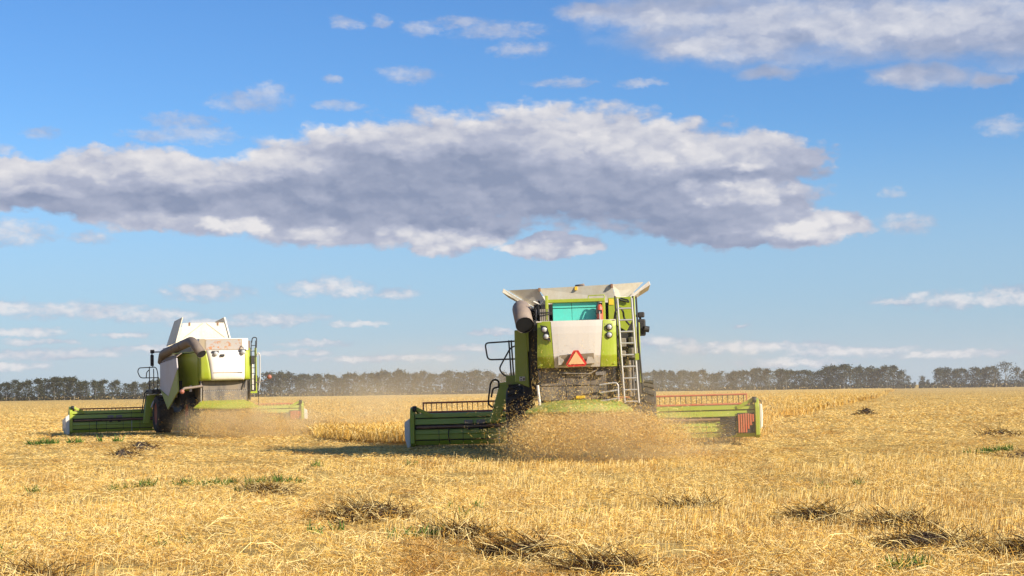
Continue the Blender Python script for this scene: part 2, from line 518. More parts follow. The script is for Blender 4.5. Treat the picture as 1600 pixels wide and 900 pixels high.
# ---------------------------------------------------------------- ground
def build_ground():
    ys = np.concatenate([[-400, -60, -10, 2], np.geomspace(7, 160, 330), np.geomspace(165, 1500, 40), [2500, 6000]])
    s = np.linspace(-1, 1, 221)
    s = np.concatenate([[-30, -6, -2], s, [2, 6, 30]])
    X = s[None, :] * (np.abs(ys[:, None]) * 0.37 + 4)
    Y = np.repeat(ys[:, None], len(s), 1)
    Z = ground_z(X, Y)
    nr, nc = X.shape
    me = bpy.data.meshes.new('field')
    v = np.stack([X, Y, Z], -1).reshape(-1, 3)
    i = np.arange(nr * nc).reshape(nr, nc)
    q = np.stack([i[:-1, :-1], i[:-1, 1:], i[1:, 1:], i[1:, :-1]], -1).reshape(-1, 4)
    me.vertices.add(len(v)); me.vertices.foreach_set('co', v.ravel())
    me.loops.add(q.size); me.loops.foreach_set('vertex_index', q.ravel())
    me.polygons.add(len(q)); me.polygons.foreach_set('loop_start', np.arange(0, q.size, 4))
    me.polygons.foreach_set('use_smooth', np.ones(len(q), bool))
    me.update()
    m = bpy.data.materials.new('stubble_ground')
    m.use_nodes = True
    nt = m.node_tree
    k = NT(nt)
    b = nt.nodes['Principled BSDF']
    pos = k.new('ShaderNodeNewGeometry').outputs['Position']
    big = k.noise(pos, 0.09, 4, 0.6)
    mid = k.noise(k.v('MULTIPLY', pos, (1, 0.45, 1)), 1.3, 5, 0.65)
    fine = k.noise(pos, 16, 4, 0.7)
    c = k.mix(k.smooth(mid, 0.3, 0.68), (0.36, 0.23, 0.06), (0.66, 0.45, 0.135))
    c = k.mix(k.smooth(fine, 0.36, 0.56), (0.19, 0.11, 0.04), c)
    c = k.mix(k.m('MULTIPLY', k.smooth(big, 0.4, 0.7), 0.35), c, (0.72, 0.51, 0.18))
    nt.links.new(c, b.inputs['Base Color'])
    b.inputs['Roughness'].default_value = 0.95
    b.inputs['Specular IOR Level'].default_value = 0.1
    bn = k.new('ShaderNodeBump')
    bn.inputs['Strength'].default_value = 0.8
    bn.inputs['Distance'].default_value = 0.10
    nt.links.new(k.m('ADD', k.m('MULTIPLY', mid, 1.0), k.m('MULTIPLY', fine, 0.35)), bn.inputs['Height'])
    nt.links.new(bn.outputs[0], b.inputs['Normal'])
    me.materials.append(m)
    o = link('field', me)
    tag(o, 'golden harvested field of cut stubble reaching to the tree belt', 'field', kind='structure')


build_ground()


# ---------------------------------------------------------------- straw blades (numpy)
def blades(p0, p1, w0, w1, tint, bend=None, roll=None):
    """flat blades from p0 to p1, each its own quad (two quads when bent)"""
    n = len(p0)
    d = p1 - p0
    r = rng.normal(size=(n, 3))
    side = np.cross(d, r)
    side /= np.linalg.norm(side, axis=1, keepdims=True) + 1e-9
    w0 = np.broadcast_to(np.asarray(w0, float), (n,))[:, None]
    w1 = np.broadcast_to(np.asarray(w1, float), (n,))[:, None]
    if bend is None:
        v = np.stack([p0 - side * w0 / 2, p0 + side * w0 / 2, p1 + side * w1 / 2, p1 - side * w1 / 2], 1)
        q = np.arange(n * 4).reshape(n, 4)
    else:
        pm = (p0 + p1) / 2 + bend
        wm = (w0 + w1) / 2
        v = np.stack([p0 - side * w0 / 2, p0 + side * w0 / 2, pm + side * wm / 2, pm - side * wm / 2, p1 + side * w1 / 2, p1 - side * w1 / 2], 1)
        i = np.arange(n * 6).reshape(n, 6)
        q = np.concatenate([i[:, [0, 1, 2, 3]], i[:, [3, 2, 4, 5]]])
    return v.reshape(-1, 3), q, np.repeat(tint, v.shape[1], 0)


def blade_mesh(name, sets, mat):
    vs, qs, ts, off = [], [], [], 0
    for v, q, t in sets:
        vs.append(v); qs.append(q + off); ts.append(t)
        off += len(v)
    v, q, t = np.concatenate(vs), np.concatenate(qs), np.concatenate(ts)
    me = bpy.data.meshes.new(name)
    me.vertices.add(len(v)); me.vertices.foreach_set('co', v.astype(np.float32).ravel())
    me.loops.add(q.size); me.loops.foreach_set('vertex_index', q.astype(np.int32).ravel())
    me.polygons.add(len(q)); me.polygons.foreach_set('loop_start', np.arange(0, q.size, 4, dtype=np.int32))
    at = me.attributes.new('tint', 'FLOAT_COLOR', 'POINT')
    at.data.foreach_set('color', np.concatenate([t, np.ones((len(t), 1))], 1).astype(np.float32).ravel())
    me.update()
    me.materials.append(mat)
    return me


PALE, GOLD, OCHRE, BROWN = np.array([0.86, 0.66, 0.295]), np.array([0.775, 0.51, 0.142]), np.array([0.62, 0.35, 0.07]), np.array([0.15, 0.075, 0.035])


def straw_tint(n, pale=0.3, ochre=0.25, brown=0.05):
    u = rng.random(n)[:, None]
    a = np.where(u < pale, PALE, np.where(u < pale + ochre, OCHRE, np.where(u < pale + ochre + brown, BROWN, GOLD)))
    return a * rng.uniform(0.8, 1.15, (n, 1)) * np.array([1, 1, 1])


# uncut crop: outline in the ground plane
CROP = [(-13.2, 64.4), (-8.2, 66.2), (-6.6, 60.0), (-5.4, 51.5), (-4.0, 48.8), (-3.2, 46.8), (6.2, 45.5), (7.6, 56.0), (11.7, 78.5), (14.2, 82.0), (42, 190), (130, 560), (-100, 560)]


def in_crop(x, y):
    inside = np.zeros(x.shape, bool)
    n = len(CROP)
    for i in range(n):
        (x0, y0), (x1, y1) = CROP[i], CROP[(i + 1) % n]
        c = ((y0 > y) != (y1 > y)) & (x < (x1 - x0) * (y - y0) / ((y1 - y0) or 1e-9) + x0)
        inside ^= c
    return inside


def scatter(n, y0, y1, power):
    """points over the ground seen, thinning out with distance"""
    u = rng.random(n)
    if power == 1:
        y = y0 * (y1 / y0) ** u
    else:
        k = 1 - power
        y = (y0 ** k + u * (y1 ** k - y0 ** k)) ** (1 / k)
    x = rng.uniform(-1, 1, n) * (y * 0.335 + 2.2)
    return x, y


def build_straw():
    # loose straw lying over the stubble
    n = 1350000
    x, y = scatter(n, 11.3, 430, 1.1)
    keep = (rng.random(n) > clump_mask(x, y) * 0.93) & ~(in_crop(x, y) & (y > 47))
    thin = fbm(x / 1.1, y / 1.6, 21)
    keep &= rng.random(n) < np.clip(0.35 + (thin - 0.28) * 3.2, 0.25, 1)
    keep &= rng.random(n) < np.clip((fbm(x / 0.28, y / 0.5, 33, 2) - 0.28) * 5, 0.06, 1)
    x, y, thin = x[keep], y[keep], thin[keep]
    n = len(x)
    big = np.clip(y / 28, 1, 3.2)
    L = rng.uniform(0.03, 0.11, n) * np.clip(y / 45, 1, 1.6)
    a = rng.uniform(0, 2 * math.pi, n)
    tilt = rng.normal(0.22, 0.42, n) * np.where(y > 33, 0.6, 1.0)
    z = ground_z(x, y) + 0.015 + np.where(y > 33, 0.6, 1.0) * rng.random(n) ** 1.5 * (0.045 + 0.17 * np.clip(thin - 0.34, 0, 1) * 2) + np.clip(-tilt, 0, 1) * L * 0.5
    p0 = np.stack([x, y, z], 1)
    p1 = p0 + np.stack([np.cos(a) * np.cos(tilt), np.sin(a) * np.cos(tilt), np.sin(tilt)], 1) * L[:, None]
    w = rng.uniform(0.0025, 0.0055, n) * big
    worn = np.clip((fbm(x / 0.8, y / 1.3, 45) - 0.53 + 0.05 * np.clip(x / 4, -1, 1) * np.clip(2 - y / 14, 0, 1)) * 5, 0, 1)[:, None]          # weathered brown patches
    t = straw_tint(n, .36, .22, .07) * (0.91 + 0.36 * fbm(x / 16 + y * 0.02, y / 2.0, 40)[:, None]) * (1 - worn * np.array([[0.36, 0.47, 0.54]]))
    s1 = blades(p0, p1, w, w * 0.6, t)
    # stubble standing in rows
    n = 200000
    x, y = scatter(n, 11.3, 37, 1.2)
    row = 0.15
    y = np.where(y < 45, np.round((y + 0.12 * x) / row) * row - 0.12 * x + rng.normal(0, 0.022, n), y)
    dens = np.clip((fbm(x / 2.6, y / 3.5, 61) - 0.42) * 5, 0.06, 1) * np.clip(0.75 + x / 6, 0.25, 1) * np.clip((37 - y) / 8, 0.1, 1)
    keep = (rng.random(n) < dens) & (rng.random(n) > clump_mask(x, y) * 0.9) & ~in_crop(x, y)
    x, y = x[keep], y[keep]
    n = len(x)
    L = rng.uniform(0.09, 0.19, n)
    lean = np.stack([rng.normal(0.16, 0.2, n), rng.normal(0.0, 0.2, n), np.ones(n)], 1)
    lean /= np.linalg.norm(lean, axis=1, keepdims=True)
    p0 = np.stack([x, y, ground_z(x, y) - 0.01], 1)
    p1 = p0 + lean * L[:, None]
    w = rng.uniform(0.003, 0.0055, n) * np.clip(y / 22, 1, 3)
    s2 = blades(p0, p1, w, w * 0.85, straw_tint(n, 0.45, 0.2, 0.03))
    # long bent stalks, near only
    n = 3500
    x, y = scatter(n, 11.5, 34, 1.6)
    L = rng.uniform(0.25, 0.55, n)
    a = rng.uniform(0, 2 * math.pi, n)
    p0 = np.stack([x, y, ground_z(x, y) + 0.03], 1)
    up = rng.uniform(0.05, 0.5, n)
    p1 = p0 + np.stack([np.cos(a) * np.cos(up), np.sin(a) * np.cos(up), np.sin(up) * 0.6], 1) * L[:, None]
    bend = np.stack([np.zeros(n), np.zeros(n), L * rng.uniform(0.05, 0.18, n)], 1)
    s3 = blades(p0, p1, 0.006, 0.004, straw_tint(n, 0.5, 0.2, 0.1), bend)
    o = link('straw_stubble', blade_mesh('straw_stubble', [s1, s2, s3], STRAW))
    tag(o, 'golden cut straw and short stubble covering the near field', 'stubble', kind='stuff')


build_straw()


def build_crop():
    z = 0.30
    nx, rows = 161, np.concatenate([np.linspace(44.6, 90, 120), np.geomspace(92, 560, 60)])
    verts, faces = [], []
    mb = MB()
    # canopy of ears as an uneven sheet of small faces inside the outline
    X = np.linspace(-1, 1, nx)[None, :] * (rows[:, None] * 0.45 + 2)
    Y = np.repeat(rows[:, None], nx, 1)
    Z = z + 0.10 * (fbm(X / 0.9, Y / 0.9, 71) - 0.5) + 0.22 * (fbm(X / 7, Y / 7, 75) - 0.5)
    ins = in_crop(X, Y)
    idx = np.arange(X.size).reshape(X.shape)
    v = np.stack([X, Y, Z - 0.10], -1).reshape(-1, 3)
    ok = ins[:-1, :-1] & ins[:-1, 1:] & ins[1:, 1:] & ins[1:, :-1]
    q = np.stack([idx[:-1, :-1], idx[:-1, 1:], idx[1:, 1:], idx[1:, :-1]], -1)[ok]
    tint = np.repeat(np.array([[0.68, 0.47, 0.165]]), len(v), 0) * (0.8 + 0.4 * fbm(v[:, 0] / 3, v[:, 1] / 8, 77)[:, None])
    sheet = (v, q, tint)
    # stalks: dense along the cut edge, thinner over the crop
    n = 210000
    x, y = scatter(n, 44, 460, 1.25)
    k = in_crop(x, y)
    x, y = x[k], y[k]
    ex, ey = [], []
    edge = CROP[:10]
    for (x0, y0), (x1, y1) in zip(edge, edge[1:]):
        m = int(math.hypot(x1 - x0, y1 - y0) * (330 if y0 < 90 else 60))
        t = rng.random(m)
        ex.append(x0 + (x1 - x0) * t + rng.normal(0, 0.30, m)); ey.append(y0 + (y1 - y0) * t + rng.normal(0, 0.30, m))
    x, y = np.concatenate([x] + ex), np.concatenate([y] + ey)
    n = len(x)
    big = np.clip(y / 45, 1, 3.0)
    H = (z + 0.22 * (fbm(x / 7, y / 7, 75) - 0.5)) * rng.uniform(0.8, 1.12, n)
    low = np.maximum(0.0, H - rng.uniform(0.3, 0.7, n))
    lean = rng.normal(0, 0.16, (n, 2))
    p0 = np.stack([x, y, low], 1)
    p1 = np.stack([x + lean[:, 0] * 0.6, y + lean[:, 1] * 0.6, H], 1)
    w = rng.uniform(0.006, 0.012, n) * big
    t = straw_tint(n, 0.2, 0.4, 0.05)
    st = blades(p0, p1, w, w * 0.8, t)
    d = rng.normal(0, 0.05, (n, 2))
    p2 = p1 + np.stack([d[:, 0], d[:, 1], rng.uniform(-0.02, 0.09, n)], 1)
    ears = blades(p1, p2, w * 1.6, w * 0.7, t * 0.92)
    o = link('standing_wheat', blade_mesh('standing_wheat', [sheet, st, ears], STRAW))
    tag(o, 'standing strip of uncut ripe wheat ahead of the two harvesters', 'wheat', kind='stuff')


build_crop()

SOIL = material('dark_soil', (0.048, 0.031, 0.020), 0.95, scale=9, bump=0.6, vary=0.4)


def build_clump(cx, cy, a, b, h, label, seed):
    a, b = a * 0.82, b * 0.82
    root = link('straw_clump', None)
    root.location = (cx, cy, float(ground_z(np.array([cx]), np.array([cy]))[0]))
    tag(root, label, 'straw clump', group='dark clumps lying in the stubble')
    r = np.random.default_rng(seed)
    nr, na = 9, 34
    mb = MB()
    vs = [(0, 0, h)]
    for i in range(1, nr + 1):
        for j in range(na):
            t, rr = 2 * math.pi * j / na, i / nr
            px, py = math.cos(t) * rr * a, math.sin(t) * rr * b
            lump = float(fbm(np.array([px * 11 + seed]), np.array([py * 9 + seed * 2.3]), 9, 3)[0])
            edge = 0.55 + 0.8 * float(vnoise(np.array([math.cos(t) * 1.8 + seed]), np.array([math.sin(t) * 1.8]), 4)[0])
            vs.append((px * edge, py * edge, h * 0.85 * (1 - rr ** 1.8) * (1.2 * lump + 0.05 + 0.35 * float(r.random())) - 0.06 * rr ** 2 + 0.015))
    fs = [(0, 1 + j, 1 + (j + 1) % na) for j in range(na)]
    for i in range(nr - 1):
        for j in range(na):
            p, q = 1 + i * na + j, 1 + i * na + (j + 1) % na
            fs.append((p, p + na, q + na, q))
    mb.add(vs, fs)
    mb.build('soil_mound', SOIL, root)
    n = int((1600 if cy < 30 else 350) * (a * b / 0.25) ** 0.5)
    t = r.uniform(0, 2 * math.pi, n); rr = r.random(n) ** 0.5 * 1.1
    x, y = np.cos(t) * rr * a, np.sin(t) * rr * b
    z = np.maximum(0, 1.0 * h * (1 - rr ** 1.8)) * r.uniform(0.1, 1.0, n) + 0.01
    an = np.where(r.random(n) < 0.35, r.normal(2.7, 0.6, n), r.uniform(0, 6.28, n))
    up = r.normal(0.15, 0.35, n)
    L = r.uniform(0.07, 0.32, n)
    p0 = np.stack([x, y, z], 1)
    p1 = p0 + np.stack([np.cos(an) * np.cos(up), np.sin(an) * np.cos(up), np.sin(up)], 1) * L[:, None]
    sc = max(1.0, cy / 24)
    bend = np.stack([np.zeros(n), np.zeros(n), L * r.uniform(0.0, 0.15, n)], 1)
    u = r.random(n)[:, None]
    tint = np.where(u < 0.55, BROWN * 0.55, np.where(u < 0.78, OCHRE * 0.6, PALE * 0.95)) * r.uniform(0.6, 1.1, (n, 1))
    o = link('straw_tangle', blade_mesh('straw_tangle', [blades(p0, p1, 0.007 * sc, 0.004 * sc, tint, bend)], STRAW), root)
    return root


for i, c in enumerate(CLUMPS):
    build_clump(*c, seed=i + 3)


def build_weeds():
    cs = []
    for x0, y0, x1, y1, n in ((-6.3, 26.3, -4.6, 26.6, 44), (-4.6, 26.5, -3.3, 27.0, 40), (-4.3, 24.9, -3.9, 25.1, 10), (-7.3, 25.2, -6.6, 25.6, 8), (-19.5, 74, -14.5, 77, 90), (9.4, 34.6, 10.6, 35.2, 26),
                              (2.9, 13.2, 3.5, 13.6, 12), (-1.2, 16.2, -0.6, 16.6, 9), (-0.9, 20.4, -0.4, 20.9, 8), (-4.6, 31.5, 3.0, 36.0, 18), (-6, 14, 5, 24, 26), (-14.8, 50, -12.4, 53, 40)):
        t = rng.random(n)
        cs.append(np.stack([x0 + (x1 - x0) * t + rng.normal(0, 0.06, n), y0 + (y1 - y0) * t + rng.normal(0, 0.08, n)], 1))
    c = np.concatenate(cs)
    c = c[rng.random(len(c)) < 0.42]
    m = 16
    n = len(c) * m
    cc = np.repeat(c, m, 0) + rng.normal(0, 0.05, (n, 2))
    x, y = cc[:, 0], cc[:, 1]
    a, up = rng.uniform(0, 6.28, n), rng.uniform(0.3, 1.3, n)
    L = rng.uniform(0.06, 0.16, n) * np.clip(y / 30, 1, 1.8)
    p0 = np.stack([x, y, ground_z(x, y) + 0.05], 1)
    p1 = p0 + np.stack([np.cos(a) * np.cos(up), np.sin(a) * np.cos(up), np.sin(up)], 1) * L[:, None]
    t = np.array([[0.10, 0.17, 0.035]]) * rng.uniform(0.6, 1.4, (n, 1))
    o = link('green_weeds', blade_mesh('green_weeds', [blades(p0, p1, 0.018 * np.clip(y / 26, 1, 2.5), 0.004, t)], WEED))
    tag(o, 'sparse green weeds sprouting through the stubble', 'weeds', kind='stuff')


build_weeds()


# ---------------------------------------------------------------- tree belt
def crown_mesh(seed, height, rad, base, shape):
    r = np.random.default_rng(seed)
    ps, cl = [], []
    for i in range(30):
        u = r.random()
        zz = base + (height - base) * (u ** 0.85)
        f = (zz - base) / (height - base)
        prof = {'tall': math.sin(math.pi * min(1, 0.30 + 0.68 * f)) ** 0.6, 'round': math.sin(math.pi * (0.12 + 0.80 * f)) ** 0.75,
                'cone': (1 - f) ** 0.7}[shape] * rad
        t = r.uniform(0, 6.28); q = r.random() ** 0.5 * prof * 0.95
        c = np.array([math.cos(t) * q, math.sin(t) * q, zz])
        m = 20
        sz = 0.45 + 0.4 * r.random()
        ps.append(c + r.normal(0, 1, (m, 3)) * np.array([sz, sz, sz * 0.75]) * rad / 2.6)
        tone = r.uniform(0.7, 1.3)
        cl.append(np.full(m, tone))
    # spiky top shoots
    m = 110
    t = r.uniform(0, 6.28, m); q = r.random(m) * rad * 0.8
    ps.append(np.stack([np.cos(t) * q, np.sin(t) * q, height + r.normal(0.0, 0.45, m) - q * 0.35], 1)); cl.append(np.full(m, 1.1))
    p = np.concatenate(ps); c = np.concatenate(cl)
    p[:, 2] = np.maximum(p[:, 2], 0.3)
    n = len(p)
    d = r.normal(0, 1, (n, 3)); d /= np.linalg.norm(d, axis=1, keepdims=True)
    L = r.uniform(0.22, 0.48, n)[:, None]
    tint = np.array([[0.038, 0.044, 0.023]]) * c[:, None] * r.uniform(0.7, 1.35, (n, 1)) * np.where(r.random((n, 1)) < 0.2, np.array([[1.5, 1.25, 1.1]]), 1.0)
    return blade_mesh('crown', [blades(p - d * L / 2, p + d * L / 2, L[:, 0] * 0.95, L[:, 0] * 0.7, tint)], LEAF)


BARK = material('pale_bark', (0.20, 0.18, 0.155), 0.9, scale=4, vary=0.3)


def trunk_mesh(seed, height):
    r = random.Random(seed)
    mb = MB()
    top = Vector((r.uniform(-.3, .3), r.uniform(-.3, .3), height * 0.85))
    mb.tube([(0, 0, -0.2), (0.03, 0, height * 0.3), top * 0.65 + Vector((0, 0, 0)), top], [0.16, 0.12, 0.07, 0.02], 6)
    for i in range(6):
        z = height * r.uniform(0.22, 0.7)
        t = r.uniform(0, 6.28)
        l = height * r.uniform(0.15, 0.26)
        mb.tube([(0, 0, z), (math.cos(t) * l * .5, math.sin(t) * l * .5, z + l * .45), (math.cos(t) * l * .8, math.sin(t) * l * .8, z + l)], [0.06, 0.04, 0.012], 5)
    return mb.mesh('trunk', BARK)


TREES = []
for i, (h, rad, base, shape) in enumerate([(9.4, 2.5, 1.2, 'tall'), (10.2, 2.7, 1.6, 'tall'), (9.0, 2.9, 1.0, 'round'), (10.0, 2.4, 1.9, 'tall'), (8.6, 2.4, 0.9, 'round'), (9.7, 2.8, 1.4, 'round'),
                                           (9.9, 2.3, 1.3, 'tall'), (8.9, 2.6, 1.7, 'tall'), (11.2, 4.2, 1.0, 'round'), (7.2, 2.2, 0.5, 'cone')]):
    base += 0.3 if i < 8 else 0.0
    TREES.append((crown_mesh(100 + i, h, rad, base, shape), trunk_mesh(100 + i, h), h))


def plant_tree(x, y, kind, scale, label, group=None, rot=None):
    root = link('belt_tree', None)
    root.location = (x, y, -0.1)
    root.rotation_euler.z = random.uniform(0, 6.28) if rot is None else rot
    scale *= 0.80
    root.scale = (scale * random.uniform(1.0, 1.3), scale * random.uniform(1.0, 1.3), scale)
    tag(root, label, 'tree', group)
    link('trunk', TREES[kind][1], root)
    link('crown', TREES[kind][0], root)
    return root


TD = 600.0


def tx(px, dist):
    return (px - 800) / F * dist


def belt(px0, px1, step, label, group, top=None, rows=2):
    px = px0
    while px < px1:
        for row in range(rows):
            d = TD + row * 6 + random.uniform(-2, 2)
            q = px + random.uniform(-0.4, 0.4) * step + row * step * 0.5
            s = (top(q) if top else 1.0) * random.uniform(0.93, 1.06)
            plant_tree(tx(q, d), d, random.randrange(8), s, label, group)
        px += step


belt(-60, 98, 12, 'dark leafy belt tree left of the farther harvester, beyond the end of its header', 'trees near the left frame edge',
     lambda q: 0.86 + 0.12 * math.sin(q / 37) + (0.06 if q > 80 else -0.06))
belt(100, 245, 12, 'dark leafy belt tree standing above the left half of the farther harvester\'s header', 'trees above the left half of the farther header',
     lambda q: 0.86 + 0.12 * math.sin(q / 37) + (0.06 if q < 190 else -0.06))
belt(245, 400, 16, 'leafy belt tree behind the farther harvester', 'trees behind the farther harvester', lambda q: 0.9)
belt(400, 480, 11.5, 'dusty belt tree above the right header end of the farther harvester', 'trees above the right end of the farther header', lambda q: 1.0 + 0.06 * math.sin(q / 30))
belt(483, 672, 11.5, 'dusty belt tree above the empty ground between the two harvesters', 'trees above the ground between the harvesters', lambda q: 1.0 + 0.06 * math.sin(q / 30))
belt(682, 800, 11, 'dusty tree in the belt just left of the nearer harvester', 'trees left of the nearer harvester', lambda q: 0.96 + 0.05 * math.sin(q / 22))
belt(800, 1000, 18, 'belt tree behind the nearer harvester', 'trees behind the nearer harvester', lambda q: 0.98, 1)
def right_top(q):
    return 0.9 + (0.1 if q > 1280 else 0.0) + 0.05 * math.sin(q / 23)


belt(1005, 1186, 11.5, 'hazy belt tree above the right half of the nearer harvester\'s header', 'trees above the right half of the nearer header', right_top)
belt(1190, 1278, 11.5, 'hazy belt tree just right of the nearer harvester\'s header end', 'trees right of the nearer header', right_top)
belt(1282, 1400, 11.5, 'taller belt tree near the right end of the long belt, before the open gap', 'taller trees ending the long belt', right_top)
plant_tree(tx(1404, 600), 600, 7, 0.82, 'stepped down tree second from the right end of the long belt')
plant_tree(tx(1416, 600), 600, 4, 0.62, 'low rounded tree ending the long belt before the open gap')
plant_tree(tx(1426, 602), 602, 9, 0.38, 'tiny bush-like tree at the edge of the open gap in the belt')
plant_tree(tx(1438, 598), 598, 9, 0.72, 'small pointed tree alone beside the open gap in the belt')
plant_tree(tx(1447, 601), 601, 4, 0.42, 'very low tree right of the small pointed tree')
belt(1458, 1545, 12, 'hazy tree between the small pointed tree and the big round one at the right', 'trees right of the open gap', lambda q: 0.86)
plant_tree(tx(1568, 596), 596, 8, 0.98, 'big round tree standing tallest at the right end of the belt')
plant_tree(tx(1550, 603), 603, 5, 0.93, 'round tree filling in left of the big round tree')
plant_tree(tx(1586, 604), 604, 2, 0.94, 'round tree filling in right of the big round tree')
belt(1602, 1680, 16, 'hazy tree at the right frame edge beyond the big round tree', 'trees at the right frame edge', lambda q: 0.84)


def build_undergrowth():
    r = rng
    n = 13000
    px = r.uniform(-60, 1680, n)
    gap = (px > 1424) & (px < 1432)
    px = px[~gap]; n = len(px)
    y = TD - 4 + r.uniform(0, 16, n)
    x = (px - 800) / F * y
    z = r.random(n) ** 1.4 * (1.0 + 1.9 * fbm(px / 14, px * 0, 90))
    d = r.normal(0, 1, (n, 3)); d /= np.linalg.norm(d, axis=1, keepdims=True)
    p = np.stack([x, y, z], 1)
    L = r.uniform(0.35, 0.8, n)[:, None]
    t = np.array([[0.042, 0.043, 0.026]]) * r.uniform(0.6, 1.4, (n, 1))
    o = link('undergrowth', blade_mesh('undergrowth', [blades(p - d * L / 2, p + d * L / 2, L[:, 0] * .8, L[:, 0] * .6, t)], LEAF))
    tag(o, 'low scrub growing along the foot of the tree belt', 'undergrowth', kind='stuff')


build_undergrowth()


# ---------------------------------------------------------------- harvesters
def wheel(parent, x, y, r, w, rim_mat=RIM):
    """tyre with lugs round an x axis; the rim is the part, the tyre its piece"""
    s = 1 if x > 0 else -1
    c = (x, y, r)
    rim = MB().lathe([(0.02, s * w * .30), (r * .25, s * w * .30), (r * .3, s * w * .18), (r * .52, s * w * .2), (r * .6, s * w * .42), (r * .62, s * w * .40), (r * .62, -s * w * .4), (r * .5, -s * w * .3), (0.02, -s * w * .3)], c, 24)
    ro = rim.build('wheel', rim_mat, parent)
    t = MB().lathe([(r * .6, -w * .42), (r * .72, -w * .5), (r * .84, -w * .5), (r * .92, -w * .43), (r * .955, -w * .25), (r * .965, 0), (r * .955, w * .25), (r * .92, w * .43), (r * .84, w * .5), (r * .72, w * .5), (r * .6, w * .42)], c, 32)
    n = 20
    for i in range(n):
        for sg in (-1, 1):
            a0 = 2 * math.pi * (i + (0.5 if sg > 0 else 0)) / n
            pts = []
            for a, o in ((a0, 0.02 * sg), (a0 + .09, 0.02 * sg), (a0 + .22, sg * w * .42), (a0 + .13, sg * w * .42)):
                pts.append((a, o))
            lo = [(c[0] + o, c[1] + math.cos(a) * r * .93, c[2] + math.sin(a) * r * .93) for a, o in pts]
            hi = [(c[0] + o, c[1] + math.cos(a) * r * 1.0, c[2] + math.sin(a) * r * 1.0) for a, o in pts]
            t.hexa(lo, hi)
    t.build('tyre', RUBBER, ro)
    return ro


